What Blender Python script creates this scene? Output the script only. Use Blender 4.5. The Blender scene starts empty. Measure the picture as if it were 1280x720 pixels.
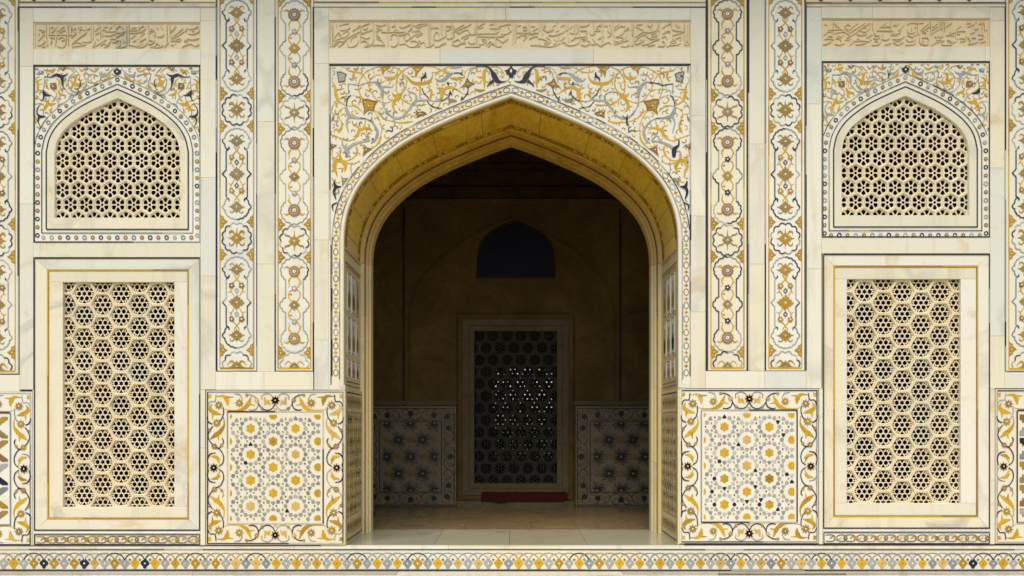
import bpy, bmesh, math, random
from mathutils import Vector, Matrix
from math import sin, cos, pi, radians, sqrt, atan2, hypot

random.seed(11)
SC = bpy.context.scene
COL = SC.collection
S = 160.0            # photo pixels per metre on the facade plane (facade front is y = 0)
EYE = 0.956          # eye height above the portal floor
DIST = 7.0           # eye to facade

# ------------------------------------------------------------------ camera
cam = bpy.data.cameras.new('camera')
cam_o = bpy.data.objects.new('camera', cam); COL.objects.link(cam_o)
cam_o.location = (0, -DIST, EYE); cam_o.rotation_euler = (radians(90), 0, 0)
cam.sensor_width = 36; cam.lens = 36 * (S * DIST) / 1280.0
cam.shift_y = 170 / 1280.0
cam.clip_start = 0.1; cam.clip_end = 2000
SC.camera = cam_o

# ------------------------------------------------------------------ sky, sun, exposure
SUN_EL, SUN_AZ = 52.0, -14.0      # azimuth measured from straight in front of the facade, minus = viewer's left
world = bpy.data.worlds.new('World'); SC.world = world; world.use_nodes = True
wn = world.node_tree.nodes; wl = world.node_tree.links
bg = wn.get('Background') or wn.new('ShaderNodeBackground')
sky = wn.new('ShaderNodeTexSky'); sky.sky_type = 'NISHITA'; sky.sun_disc = False
sky.sun_elevation = radians(SUN_EL); sky.sun_rotation = radians(180 + SUN_AZ)
sky.air_density = 1.0; sky.dust_density = 1.5; sky.ozone_density = 1.0
wl.new(sky.outputs[0], bg.inputs[0]); bg.inputs[1].default_value = 0.08
sun = bpy.data.lights.new('sun', 'SUN'); sun.energy = 1.5; sun.angle = radians(35); sun.color = (1.0, 0.945, 0.835)
sun_o = bpy.data.objects.new('sun', sun); COL.objects.link(sun_o)
_d = Vector((sin(radians(SUN_AZ)) * cos(radians(SUN_EL)), -cos(radians(SUN_AZ)) * cos(radians(SUN_EL)), sin(radians(SUN_EL))))
sun_o.rotation_euler = _d.to_track_quat('Z', 'Y').to_euler(); sun_o.location = _d * 20
SC.view_settings.view_transform = 'Standard'; SC.view_settings.look = 'None'
SC.view_settings.gamma = 1; SC.view_settings.exposure = 0.85
SC.view_settings.use_curve_mapping = False
SC.render.engine = 'CYCLES'
try:
    SC.cycles.max_bounces = 10; SC.cycles.diffuse_bounces = 6
except Exception: pass

# ------------------------------------------------------------------ materials
MATS = {}
def new_mat(name):
    m = bpy.data.materials.new(name); m.use_nodes = True
    nt = m.node_tree; b = nt.nodes.get('Principled BSDF')
    MATS[name] = m
    return m, nt, b
def node(nt, t, **kw):
    n = nt.nodes.new(t)
    for k, v in kw.items(): setattr(n, k, v)
    return n
def ramp(nt, stops):
    r = node(nt, 'ShaderNodeValToRGB'); e = r.color_ramp.elements
    while len(e) < len(stops): e.new(0.5)
    for i, (p, c) in enumerate(stops):
        e[i].position = p; e[i].color = (c[0], c[1], c[2], 1)
    return r
def mixc(nt, fac, a, b, mode='MIX'):
    m = node(nt, 'ShaderNodeMix', data_type='RGBA', blend_type=mode)
    for sock, v in ((m.inputs[0], fac), (m.inputs[6], a), (m.inputs[7], b)):
        if hasattr(v, 'links') or hasattr(v, 'is_linked'): nt.links.new(v, sock)
        elif isinstance(v, (tuple, list)): sock.default_value = (v[0], v[1], v[2], 1)
        else: sock.default_value = v
    return m.outputs[2]
def noise(nt, vec, scale, detail=4, rough=0.55, dist=0.0):
    n = node(nt, 'ShaderNodeTexNoise')
    n.inputs['Scale'].default_value = scale; n.inputs['Detail'].default_value = detail
    n.inputs['Roughness'].default_value = rough; n.inputs['Distortion'].default_value = dist
    if vec is not None: nt.links.new(vec, n.inputs['Vector'])
    return n.outputs[0]
def shifted_pos(nt, amount=7.0):
    """world position moved per object, so that veins break at the joints between slabs"""
    g = node(nt, 'ShaderNodeNewGeometry'); oi = node(nt, 'ShaderNodeObjectInfo')
    mul = node(nt, 'ShaderNodeVectorMath', operation='SCALE'); mul.inputs[0].default_value = (3.1, 5.7, 2.3)
    sc = node(nt, 'ShaderNodeMath', operation='MULTIPLY'); sc.inputs[1].default_value = amount
    nt.links.new(oi.outputs['Random'], sc.inputs[0]); nt.links.new(sc.outputs[0], mul.inputs['Scale'])
    add = node(nt, 'ShaderNodeVectorMath', operation='ADD')
    nt.links.new(g.outputs['Position'], add.inputs[0]); nt.links.new(mul.outputs[0], add.inputs[1])
    return add.outputs[0], g.outputs['Position'], oi.outputs['Random']
def bump(nt, b, h, strength, dist=0.002):
    bp = node(nt, 'ShaderNodeBump'); bp.inputs['Strength'].default_value = strength; bp.inputs['Distance'].default_value = dist
    nt.links.new(h, bp.inputs['Height']); nt.links.new(bp.outputs[0], b.inputs['Normal'])

def marble(name, base, warm, cool, vein, vein_amt=0.35, stain=0.35, rough=0.38, bump_s=0.25):
    m, nt, b = new_mat(name)
    v, pos, rnd = shifted_pos(nt)
    r1 = ramp(nt, [(0.0, warm), (0.42, base), (0.62, base), (1.0, cool)])
    n1 = noise(nt, v, 1.3, 5, 0.6, 0.6); nt.links.new(n1, r1.inputs[0])
    # soft grey-blue veins
    n2 = noise(nt, v, 1.5, 4, 0.5, 0.9)
    rv = ramp(nt, [(0.0, (0, 0, 0)), (0.43, (0, 0, 0)), (0.5, (1, 1, 1)), (0.56, (0, 0, 0)), (1, (0, 0, 0))]); nt.links.new(n2, rv.inputs[0])
    n2b = noise(nt, v, 0.9, 2); rvb = ramp(nt, [(0.5, (0, 0, 0)), (0.7, (1, 1, 1))]); nt.links.new(n2b, rvb.inputs[0])
    vm = node(nt, 'ShaderNodeMath', operation='MULTIPLY'); nt.links.new(rv.outputs[0], vm.inputs[0]); nt.links.new(rvb.outputs[0], vm.inputs[1])
    vm2 = node(nt, 'ShaderNodeMath', operation='MULTIPLY'); nt.links.new(vm.outputs[0], vm2.inputs[0]); vm2.inputs[1].default_value = vein_amt
    c1 = mixc(nt, vm2.outputs[0], r1.outputs[0], vein)
    # per-slab tint
    rt = ramp(nt, [(0, (0.90, 0.865, 0.75)), (0.3, (1, 1, 0.97)), (0.6, (0.98, 0.92, 0.79)), (0.82, (0.87, 0.90, 0.90)), (1, (1.0, 0.98, 0.92))]); nt.links.new(rnd, rt.inputs[0])
    c2 = mixc(nt, 1.0, c1, rt.outputs[0], 'MULTIPLY')
    # rusty water stains and grime freckles
    n3 = noise(nt, v, 2.6, 6, 0.65, 0.8); r3 = ramp(nt, [(0.58, (0, 0, 0)), (0.78, (1, 1, 1))]); nt.links.new(n3, r3.inputs[0])
    sm = node(nt, 'ShaderNodeMath', operation='MULTIPLY'); nt.links.new(r3.outputs[0], sm.inputs[0]); sm.inputs[1].default_value = stain
    c3 = mixc(nt, sm.outputs[0], c2, (0.62, 0.45, 0.20))
    n4 = noise(nt, pos, 55, 3, 0.7); r4 = ramp(nt, [(0.66, (0, 0, 0)), (0.76, (1, 1, 1))]); nt.links.new(n4, r4.inputs[0])
    s4 = node(nt, 'ShaderNodeMath', operation='MULTIPLY'); nt.links.new(r4.outputs[0], s4.inputs[0]); s4.inputs[1].default_value = 0.22
    c4 = mixc(nt, s4.outputs[0], c3, (0.33, 0.27, 0.17))
    mp = node(nt, 'ShaderNodeMapping'); mp.inputs['Scale'].default_value = (9, 9, 0.7); nt.links.new(v, mp.inputs[0])
    n5 = noise(nt, mp.outputs[0], 1.0, 4, 0.6, 0.3); r5 = ramp(nt, [(0.55, (0, 0, 0)), (0.75, (1, 1, 1))]); nt.links.new(n5, r5.inputs[0])
    s5 = node(nt, 'ShaderNodeMath', operation='MULTIPLY'); nt.links.new(r5.outputs[0], s5.inputs[0]); s5.inputs[1].default_value = stain * 0.5
    c5 = mixc(nt, s5.outputs[0], c4, (0.52, 0.45, 0.30))
    nt.links.new(c5, b.inputs['Base Color'])
    b.inputs['Roughness'].default_value = rough
    b.inputs['Specular IOR Level'].default_value = 0.35
    h = noise(nt, pos, 90, 4, 0.6); bump(nt, b, h, bump_s, 0.0015)
    return m
marble('marble', (0.79, 0.765, 0.645), (0.79, 0.705, 0.51), (0.74, 0.74, 0.665), (0.42, 0.42, 0.40), 0.7, 0.95)
marble('marble_inlay_ground', (0.81, 0.79, 0.69), (0.81, 0.75, 0.60), (0.78, 0.78, 0.715), (0.5, 0.5, 0.5), 0.35, 0.4)
marble('marble_tan', (0.79, 0.67, 0.45), (0.72, 0.54, 0.30), (0.68, 0.60, 0.45), (0.40, 0.36, 0.28), 0.4, 0.5, 0.55, 0.5)
marble('marble_grey', (0.62, 0.57, 0.44), (0.60, 0.52, 0.36), (0.55, 0.54, 0.47), (0.3, 0.3, 0.28), 0.4, 0.3, 0.5, 0.5)
marble('marble_lattice', (0.78, 0.685, 0.48), (0.72, 0.56, 0.32), (0.78, 0.72, 0.57), (0.42, 0.36, 0.25), 0.5, 0.8, 0.5, 0.35)
marble('marble_floor', (0.50, 0.475, 0.35), (0.44, 0.37, 0.21), (0.43, 0.46, 0.41), (0.25, 0.25, 0.22), 0.9, 0.7, 0.2, 0.15)
marble('marble_jamb', (0.74, 0.63, 0.36), (0.64, 0.49, 0.20), (0.70, 0.65, 0.47), (0.4, 0.38, 0.3), 0.5, 0.5)

def stone(name, c, var=0.16, rough=0.42, scale=30):
    m, nt, b = new_mat(name)
    v, pos, rnd = shifted_pos(nt)
    n1 = noise(nt, v, scale, 4, 0.6, 0.4)
    lo = tuple(x * (1 - var) for x in c); hi = tuple(min(1, x * (1 + var)) for x in c)
    r = ramp(nt, [(0.25, lo), (0.75, hi)]); nt.links.new(n1, r.inputs[0])
    rt = ramp(nt, [(0, (0.80, 0.80, 0.78)), (0.5, (1, 1, 1)), (1, (1.0, 0.95, 0.88))]); nt.links.new(rnd, rt.inputs[0])
    nt.links.new(mixc(nt, 1.0, r.outputs[0], rt.outputs[0], 'MULTIPLY'), b.inputs['Base Color'])
    b.inputs['Roughness'].default_value = rough; b.inputs['Specular IOR Level'].default_value = 0.35
    return m
stone('ochre', (0.61, 0.365, 0.014)); stone('deep_ochre', (0.42, 0.245, 0.018)); stone('olive', (0.33, 0.205, 0.045))
stone('brown', (0.25, 0.135, 0.03)); stone('navy', (0.012, 0.016, 0.036), 0.3); stone('grey', (0.37, 0.37, 0.335))
stone('pale_grey', (0.50, 0.495, 0.435)); stone('peach', (0.62, 0.42, 0.13)); stone('black', (0.02, 0.018, 0.016), 0.3)
stone('pink', (0.30, 0.17, 0.075)); stone('chalk', (0.80, 0.78, 0.70)); stone('khaki', (0.30, 0.23, 0.085)); stone('blue_grey', (0.24, 0.265, 0.285))

def rough_paint(name, cols, scale, rough=0.7, stretch=(1, 1, 1), bump_s=0.3, lit_low=None):
    m, nt, b = new_mat(name)
    g = node(nt, 'ShaderNodeNewGeometry'); mp = node(nt, 'ShaderNodeMapping'); mp.inputs['Scale'].default_value = stretch
    nt.links.new(g.outputs['Position'], mp.inputs[0])
    n1 = noise(nt, mp.outputs[0], scale, 7, 0.65, 0.8)
    k = len(cols); r = ramp(nt, [(0.25 + 0.5 * i / (k - 1), c) for i, c in enumerate(cols)]); nt.links.new(n1, r.inputs[0])
    n2 = noise(nt, mp.outputs[0], scale * 9, 4, 0.7)
    r2 = ramp(nt, [(0.3, (0.7, 0.7, 0.7)), (0.6, (1, 1, 1))]); nt.links.new(n2, r2.inputs[0])
    col = mixc(nt, 0.7, r.outputs[0], r2.outputs[0], 'MULTIPLY')
    if lit_low:                                           # brighter light on the lower arch painted in as a paler tone, ragged edge
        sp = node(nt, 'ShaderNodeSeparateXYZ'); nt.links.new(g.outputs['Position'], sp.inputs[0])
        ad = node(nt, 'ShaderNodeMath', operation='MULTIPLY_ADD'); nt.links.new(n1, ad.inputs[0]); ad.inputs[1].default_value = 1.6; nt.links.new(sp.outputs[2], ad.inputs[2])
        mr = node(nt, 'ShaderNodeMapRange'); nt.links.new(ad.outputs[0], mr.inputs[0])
        for i_, q_ in enumerate((lit_low[0] + .8, lit_low[1] + .8, 0.75, 0.0)): mr.inputs[1 + i_].default_value = q_
        col = mixc(nt, mr.outputs[0], col, lit_low[2])
    nt.links.new(col, b.inputs['Base Color'])
    b.inputs['Roughness'].default_value = rough; b.inputs['Specular IOR Level'].default_value = 0.25
    bump(nt, b, n2, bump_s, 0.003)
    return m
rough_paint('gold_paint', [(0.40, 0.22, 0.014), (0.74, 0.465, 0.03), (0.86, 0.58, 0.06), (0.58, 0.36, 0.035)], 3.4, 0.5, (1, 0.35, 1), lit_low=(2.2, 2.95, (0.78, 0.59, 0.23)))
rough_paint('gold_moulding', [(0.34, 0.20, 0.025), (0.55, 0.36, 0.05), (0.66, 0.46, 0.10)], 5, 0.5, lit_low=(2.2, 3.1, (0.72, 0.58, 0.30)))
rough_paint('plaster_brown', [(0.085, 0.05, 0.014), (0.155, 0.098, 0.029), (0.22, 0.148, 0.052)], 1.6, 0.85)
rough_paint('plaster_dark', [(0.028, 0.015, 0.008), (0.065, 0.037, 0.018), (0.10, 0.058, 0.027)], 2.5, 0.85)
rough_paint('red_line', [(0.13, 0.02, 0.008), (0.2, 0.035, 0.012)], 6, 0.7)
rough_paint('mortar', [(0.10, 0.075, 0.04), (0.2, 0.15, 0.08)], 30, 0.95)
rough_paint('sandstone', [(0.52, 0.40, 0.27), (0.62, 0.50, 0.36), (0.66, 0.56, 0.43)], 3, 0.85)
rough_paint('masonry_dark', [(0.05, 0.04, 0.03), (0.09, 0.07, 0.05)], 3, 0.9)
rough_paint('red_cloth', [(0.045, 0.008, 0.004), (0.07, 0.011, 0.006), (0.06, 0.013, 0.008)], 14, 0.95)
rough_paint('lawn', [(0.05, 0.09, 0.02), (0.09, 0.13, 0.03), (0.12, 0.14, 0.05)], 4, 0.95)
rough_paint('dark_glass', [(0.007, 0.008, 0.026), (0.012, 0.013, 0.04)], 4, 0.6)
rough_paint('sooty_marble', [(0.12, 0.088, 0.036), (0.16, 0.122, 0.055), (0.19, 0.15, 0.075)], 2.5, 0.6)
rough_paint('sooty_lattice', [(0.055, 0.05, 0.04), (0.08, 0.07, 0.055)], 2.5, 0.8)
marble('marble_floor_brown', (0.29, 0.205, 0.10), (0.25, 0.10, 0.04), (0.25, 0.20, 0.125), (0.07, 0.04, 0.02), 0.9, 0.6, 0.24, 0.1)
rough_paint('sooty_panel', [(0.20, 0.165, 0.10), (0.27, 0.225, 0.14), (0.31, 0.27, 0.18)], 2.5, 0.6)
def M(n): return MATS[n]

# ------------------------------------------------------------------ scene graph helpers
WLOC = {}
def link(name, data, parent=None, loc=(0, 0, 0), rot=None, scale=None):
    o = bpy.data.objects.new(name, data); COL.objects.link(o)
    o.location = loc
    if rot is not None: o.rotation_euler = rot
    if scale is not None: o.scale = scale
    WLOC[o.name] = (Vector(loc), rot, scale)
    if parent is not None:
        o.parent = parent
        pl, pr, ps = WLOC[parent.name]
        mat = Matrix.Translation(pl)
        if pr is not None:
            from mathutils import Euler
            mat = mat @ Euler(pr).to_matrix().to_4x4()
        if ps is not None: mat = mat @ Matrix.Diagonal((ps[0], ps[1], ps[2], 1))
        o.matrix_parent_inverse = mat.inverted()
    return o
def thing(name, label, cat, loc, group=None):
    o = link(name, None, None, loc); o.empty_display_size = 0.1
    o['label'] = label; o['category'] = cat
    if group: o['group'] = group
    return o
def tag(o, label, cat, group=None):
    o['label'] = label; o['category'] = cat
    if group: o['group'] = group
    return o
def structure(o): o['kind'] = 'structure'; return o
def fx(px): return (px - 640) / S
def fz(py): return (683 - py) / S
def front(d=0.0):
    return lambda u, v, h=0.0: ((u - 640) / S, d - h, (683 - v) / S)

# ------------------------------------------------------------------ 2-D drawing in photo pixels
def crs(pts, n=7, closed=False):
    if len(pts) < 3: return list(pts)
    out = []; P = [Vector(p) for p in pts]; L = len(P)
    rng = range(L if closed else L - 1)
    for i in rng:
        if closed: p0, p1, p2, p3 = P[i - 1], P[i], P[(i + 1) % L], P[(i + 2) % L]
        else:
            p1, p2 = P[i], P[i + 1]
            p0 = P[i - 1] if i > 0 else p1 * 2 - p2
            p3 = P[i + 2] if i + 2 < L else p2 * 2 - p1
        for k in range(n):
            t = k / n
            out.append(tuple(0.5 * ((2 * p1) + (p2 - p0) * t + (2 * p0 - 5 * p1 + 4 * p2 - p3) * t * t + (3 * p1 - p0 - 3 * p2 + p3) * t ** 3)))
    if not closed: out.append(tuple(P[-1]))
    return out
def offset_pts(pts, d, closed=False):
    out = []; L = len(pts)
    for i in range(L):
        a = pts[i - 1] if (i > 0 or closed) else None
        b = pts[(i + 1) % L] if (i < L - 1 or closed) else None
        p = pts[i]; ns = []
        for q, r in ((a, p), (p, b)):
            if q is None or r is None: continue
            dx, dy = r[0] - q[0], r[1] - q[1]; l = hypot(dx, dy)
            if l > 1e-9: ns.append((dy / l, -dx / l))
        if not ns: out.append(p); continue
        nx = sum(n[0] for n in ns) / len(ns); ny = sum(n[1] for n in ns) / len(ns); l2 = nx * nx + ny * ny
        l2 = max(l2, 0.3)
        out.append((p[0] + nx / l2 * d, p[1] + ny / l2 * d))
    return out
_hc = [0]
def tick():
    _hc[0] = (_hc[0] + 1) % 40
    return _hc[0] * 0.00004
LAY = {'ochre': .0010, 'deep_ochre': .0011, 'peach': .0010, 'grey': .0028, 'pale_grey': .0028, 'blue_grey': .0028, 'navy': .0046, 'black': .0046,
       'brown': .0064, 'olive': .0064, 'pink': .0064, 'khaki': .0064, 'chalk': .0084}
class G:
    """flat stone inlay (or relief) drawn in pixel coordinates on a mapped plane"""
    def __init__(s, mp=None):
        s.v = []; s.f = []; s.m = []; s.mats = []; s.mp = mp or front(0.0)
    def mi(s, mat):
        if mat not in s.mats: s.mats.append(mat)
        return s.mats.index(mat)
    def stroke(s, pts, w, mat, closed=False, h=None, relief=0.0):
        L = len(pts)
        if L < 2: return s
        if h is None: h = LAY.get(mat, .001) + tick()
        if isinstance(w, (list, tuple)):
            acc = [0.0]
            for i in range(1, L): acc.append(acc[-1] + hypot(pts[i][0] - pts[i - 1][0], pts[i][1] - pts[i - 1][1]))
            tot = acc[-1] or 1; ws = []
            for a in acc:
                t = a / tot * (len(w) - 1); k = min(int(t), len(w) - 2); ws.append(w[k] + (w[k + 1] - w[k]) * (t - k))
        else: ws = [w] * L
        one = offset_pts(pts, 1.0, closed)
        base = len(s.v); mi = s.mi(mat)
        prof = [(0.5, 0), (-0.5, 0)] if relief == 0 else [(0.5, 0), (0.3, relief), (-0.3, relief), (-0.5, 0)]
        n = len(prof)
        for p, q, ww in zip(pts, one, ws):
            nx, ny = q[0] - p[0], q[1] - p[1]
            for a, r in prof: s.v.append(s.mp(p[0] + nx * a * ww, p[1] + ny * a * ww, h + r))
        for i in range(L if closed else L - 1):
            j = (i + 1) % L
            for k in range(n - 1):
                s.f.append((base + i * n + k, base + j * n + k, base + j * n + k + 1, base + i * n + k + 1)); s.m.append(mi)
        if relief and not closed:
            for i in (0, L - 1):
                s.f.append(tuple(base + i * n + k for k in range(n))); s.m.append(mi)
        return s
    def sp(s, pts, w, mat, closed=False, n=6, h=None, relief=0.0):
        return s.stroke(crs(pts, n, closed), w, mat, closed, h, relief)
    def fill(s, poly, mat, h=None):
        if h is None: h = LAY.get(mat, .001) + tick()
        b = len(s.v)
        for p in poly: s.v.append(s.mp(p[0], p[1], h))
        s.f.append(tuple(range(b, b + len(poly)))); s.m.append(s.mi(mat)); return s
    def disc(s, x, y, r, mat, n=10, h=None, lobes=0, amp=0.0, rot=0.0, sy=1.0):
        if lobes: n = lobes * 6
        return s.fill([(x + r * (1 + amp * cos(lobes * (2 * pi * i / n))) * cos(2 * pi * i / n + rot), y + sy * r * (1 + amp * cos(lobes * (2 * pi * i / n))) * sin(2 * pi * i / n + rot)) for i in range(n)], mat, h)
    def lines(s, x0, y0, x1, y1, w, mat): return s.stroke([(x0, y0), (x1, y1)], w, mat)
    def box(s, x0, y0, x1, y1, hb, hf, mat, chamfer=0.0):
        b = len(s.v); c = chamfer; mi = s.mi(mat)
        x0, x1 = min(x0, x1), max(x0, x1); y0, y1 = min(y0, y1), max(y0, y1)
        R = [(x0, y0), (x1, y0), (x1, y1), (x0, y1)]; I = [(x0 + c, y0 + c), (x1 - c, y0 + c), (x1 - c, y1 - c), (x0 + c, y1 - c)]
        for p in R: s.v.append(s.mp(p[0], p[1], hb))
        for p in R: s.v.append(s.mp(p[0], p[1], hf - c * 0.6 / S))
        for p in I: s.v.append(s.mp(p[0], p[1], hf))
        F = [(0, 3, 2, 1)]
        for i in range(4):
            j = (i + 1) % 4
            F.append((i, j, 4 + j, 4 + i)); F.append((4 + i, 4 + j, 8 + j, 8 + i))
        F.append((8, 9, 10, 11))
        for f in F: s.f.append(tuple(b + k for k in f)); s.m.append(mi)
        return s
    def mesh(s, name):
        me = bpy.data.meshes.new(name); me.from_pydata(s.v, [], s.f)
        for m in s.mats: me.materials.append(M(m))
        me.polygons.foreach_set('material_index', s.m); me.update()
        return me
    def build(s, name, parent=None):
        return link(name, s.mesh(name), parent)
def prism(front_poly, holes, mp, hb, hf, mat, me_name, back=False):
    """plate with holes: outline and hole loops in pixels, from height hb to hf"""
    bm = bmesh.new(); edges = []; loops = []
    for lp in [front_poly] + list(holes):
        vs = [bm.verts.new(mp(p[0], p[1], hf)) for p in lp]; loops.append((lp, vs))
        for i in range(len(vs)): edges.append(bm.edges.new((vs[i], vs[(i + 1) % len(vs)])))
    bmesh.ops.triangle_fill(bm, use_beauty=True, use_dissolve=False, edges=edges)
    for lp, vs in loops:
        bs = [bm.verts.new(mp(p[0], p[1], hb)) for p in lp]
        for i in range(len(vs)):
            j = (i + 1) % len(vs); bm.faces.new((vs[i], vs[j], bs[j], bs[i]))
    bmesh.ops.recalc_face_normals(bm, faces=bm.faces)
    me = bpy.data.meshes.new(me_name); bm.to_mesh(me); bm.free(); me.materials.append(M(mat)); return me
def local_map(u, v, h=0.0): return (u / S, -h, -v / S)
MOTIF = {}
JIT = {'lozenge_flower', 'small_flower', 'rosette', 'star_flower', 'diamond_inlay', 'flower_inlay', 'edge_spray', 'ring_rosette', 'disc_rosette'}      # hand-cut pieces are never quite alike
def motif(key, fn):
    if key not in MOTIF:
        g = G(local_map); fn(g); MOTIF[key] = g.mesh(key.split('|')[0])
    return MOTIF[key]
def put(name, key, fn, px, py, parent, rot=0.0, sc=1.0, d=0.0, sx=1.0, plane=None):
    me = motif(key, fn)
    if name in JIT: rot += random.gauss(0, .035); sc *= random.uniform(.94, 1.07)
    if plane is None: loc = ((px - 640) / S, d, (683 - py) / S)
    else: loc = plane(px, py, 0)
    return link(name, me, parent, loc, (0, rot, 0) if rot else None, (sc * sx, 1, sc) if (sc != 1 or sx != 1) else None)
def clip_mesh(me, co, no, name):
    bm = bmesh.new(); bm.from_mesh(me)
    bmesh.ops.bisect_plane(bm, geom=bm.verts[:] + bm.edges[:] + bm.faces[:], plane_co=co, plane_no=no, clear_outer=True)
    m2 = bpy.data.meshes.new(name); bm.to_mesh(m2); bm.free()
    for m in me.materials: m2.materials.append(m)
    return m2
def slab(parent, x0, y0, x1, y1, mat='marble', d=0.0, gap=0.14, thick=0.05, name='slab', chamfer=0.12):
    g = G(front(d)); g.box(x0 + gap, y0 + gap, x1 - gap, y1 - gap, -thick, 0.0, mat, chamfer)
    return g.build(name, parent)
def slabs_v(parent, x0, x1, ys, **k):
    for a, b in zip(ys[:-1], ys[1:]): slab(parent, x0, a, x1, b, **k)
def slabs_h(parent, y0, y1, xs, **k):
    for a, b in zip(xs[:-1], xs[1:]): slab(parent, a, y0, b, y1, **k)
def aged_lines(parent, pts, w, cols, probs, seg=30, name='inlay_line', d=0.0, closed=False):
    """a thin inlaid stone line, parts of it replaced in another stone"""
    P = list(pts) + ([pts[0]] if closed else [])
    dense = []
    for a, b in zip(P[:-1], P[1:]):
        n = max(1, int(hypot(b[0] - a[0], b[1] - a[1]) / seg))
        for k in range(n): dense.append((a[0] + (b[0] - a[0]) * k / n, a[1] + (b[1] - a[1]) * k / n))
    dense.append(P[-1])
    g = G(front(d)); i = 0
    while i < len(dense) - 1:
        j = min(len(dense) - 1, i + random.randint(1, 4)); c = random.choices(cols, probs)[0]
        g.stroke(dense[i:j + 1], w, c); i = j
    return g.build(name, parent)
# ------------------------------------------------------------------ setting
def flat(name, x0, x1, y0, y1, z, mat, kind='structure'):
    me = bpy.data.meshes.new(name); me.from_pydata([(x0, y0, z), (x1, y0, z), (x1, y1, z), (x0, y1, z)], [], [(0, 1, 2, 3)]); me.materials.append(M(mat))
    o = link(name, me); o['kind'] = kind; return o
def boxes(name, L, mat, parent=None):
    v = []; f = []
    for (x0, x1, y0, y1, z0, z1) in L:
        b = len(v)
        v += [(x0, y0, z0), (x1, y0, z0), (x1, y1, z0), (x0, y1, z0), (x0, y0, z1), (x1, y0, z1), (x1, y1, z1), (x0, y1, z1)]
        f += [tuple(b + i for i in q) for q in ((0, 3, 2, 1), (4, 5, 6, 7), (0, 1, 5, 4), (1, 2, 6, 5), (2, 3, 7, 6), (3, 0, 4, 7))]
    me = bpy.data.meshes.new(name); me.from_pydata(v, [], f); me.materials.append(M(mat))
    return link(name, me, parent)
flat('ground', -600, 600, -600, 1200, -1.25, 'lawn')
structure(boxes('terrace', [(-9, 9, -9.5, 14, -1.2, -0.65)], 'sandstone'))
structure(boxes('floor_core', [(-5.3, 5.3, 0.06, 9.0, -0.64, -0.021)], 'mortar'))
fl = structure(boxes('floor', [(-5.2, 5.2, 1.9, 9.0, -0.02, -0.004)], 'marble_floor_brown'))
xs = [-2.3, -1.32, -0.62, -0.02, 0.60, 1.32, 2.3]
for i in range(6):                                            # big threshold slabs
    boxes('floor_slab', [(xs[i] + .0015, xs[i + 1] - .0015, 0.055 if abs(xs[i] + xs[i + 1]) < 2.5 else 0.3, 1.12, -0.03, 0.0)], 'marble_floor', fl)
x = -2.3
for r, (ya, yb) in enumerate(((1.122, 1.9), (1.902, 2.65), (2.652, 3.39))):
    x = -2.3 + 0.19 * r; k = 0
    while x < 2.2:
        w = 0.62
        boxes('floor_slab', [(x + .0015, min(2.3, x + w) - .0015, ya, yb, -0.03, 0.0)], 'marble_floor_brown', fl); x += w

# ------------------------------------------------------------------ facade wall of marble slabs
wall = thing('marble_wall', 'cream marble slab wall framing the arch, windows and inlaid panels', 'wall', (0, 0, -0.64))
core = []
def cb(px0, px1, py0, py1): core.append((fx(px0), fx(px1), 0.03, 1.0, fz(py1), fz(py0)))
T, Bm = -330, 780
for a, b in ((-200, 62), (232, 424), (856, 1046), (1216, 1480)): cb(a, b, T, Bm)
for a, b in ((62, 232), (1046, 1216)):
    cb(a, b, T, 112); cb(a, b, 284, 343); cb(a, b, 640, Bm)
cb(424, 856, T, 100); 
boxes('masonry', core, 'mortar', wall)

# stiles and rails, left bay
slabs_v(wall, 24.5, 41.5, [9.5, 83, 255, 487], d=0)
slabs_v(wall, 250.5, 269.6, [9.5, 26, 222, 345, 487], d=0)
slab(wall, 41.5, 9.5, 250.5, 27.5); slab(wall, 41.5, 61.5, 250.5, 81)
slabs_h(wall, 303.5, 321.5, [41.5, 50, 250.5])
slabs_v(wall, 250.5, 256.5, [487, 560, 682]); slab(wall, 40.5, 487, 42.3, 682)
slabs_v(wall, -120, 24.5, [468.5, 489.5])
slabs_h(wall, 464.5, 487.5, [269.6, 330, 391.5]); slabs_v(wall, 321.2, 343.2, [-60, 152, 330, 464.5])
slabs_h(wall, 663.6, 667.2, [42.3, 170, 250.5])
# centre bay
slabs_v(wall, 392.6, 411, [9.5, 79.5, 300, 425, 487.5]); slabs_v(wall, 863.4, 882, [9.5, 145, 270, 390, 485.5])
slabs_h(wall, 9.5, 25, [411, 632, 863.4]); slabs_h(wall, 60.8, 79.6, [411, 550, 742, 863.4])
slab(wall, 411, 481, 431.5, 487.5); slab(wall, 847.8, 479, 863.4, 485.5)
slab(wall, 411, 79.6, 413, 481); slab(wall, 862.4, 79.6, 863.4, 479)
# right bay
slabs_v(wall, 1008, 1027, [9, 130, 336, 485.5]); slabs_v(wall, 1237.5, 1256, [9, 26, 210, 420, 485.5])
slabs_h(wall, 5.5, 22.8, [1027, 1091, 1237.5]); slabs_h(wall, 58.6, 76.5, [1027, 1232, 1237.5])
slabs_h(wall, 297, 316.8, [1027, 1237.5])
slabs_v(wall, 1023.8, 1028.5, [485.5, 590, 681]); slabs_v(wall, 1237.5, 1243.6, [485.5, 600, 681])
slabs_h(wall, 463.8, 485.5, [882, 956, 1008]); slabs_v(wall, 936.4, 956, [-60, 180, 330, 463.8])
slabs_v(wall, 1256, 1400, [464.5, 485.5]); slabs_h(wall, 661, 664.6, [1028.5, 1130, 1237.5])
# base courses
slabs_h(wall, 682.2, 686.6, [-120, 22, 120, 315, 368, 560, 700, 850, 1030, 1262, 1400])
slabs_h(wall, 713.6, 790, [-120, 90, 240, 498, 777, 900, 1085, 1400], d=0.012)
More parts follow.
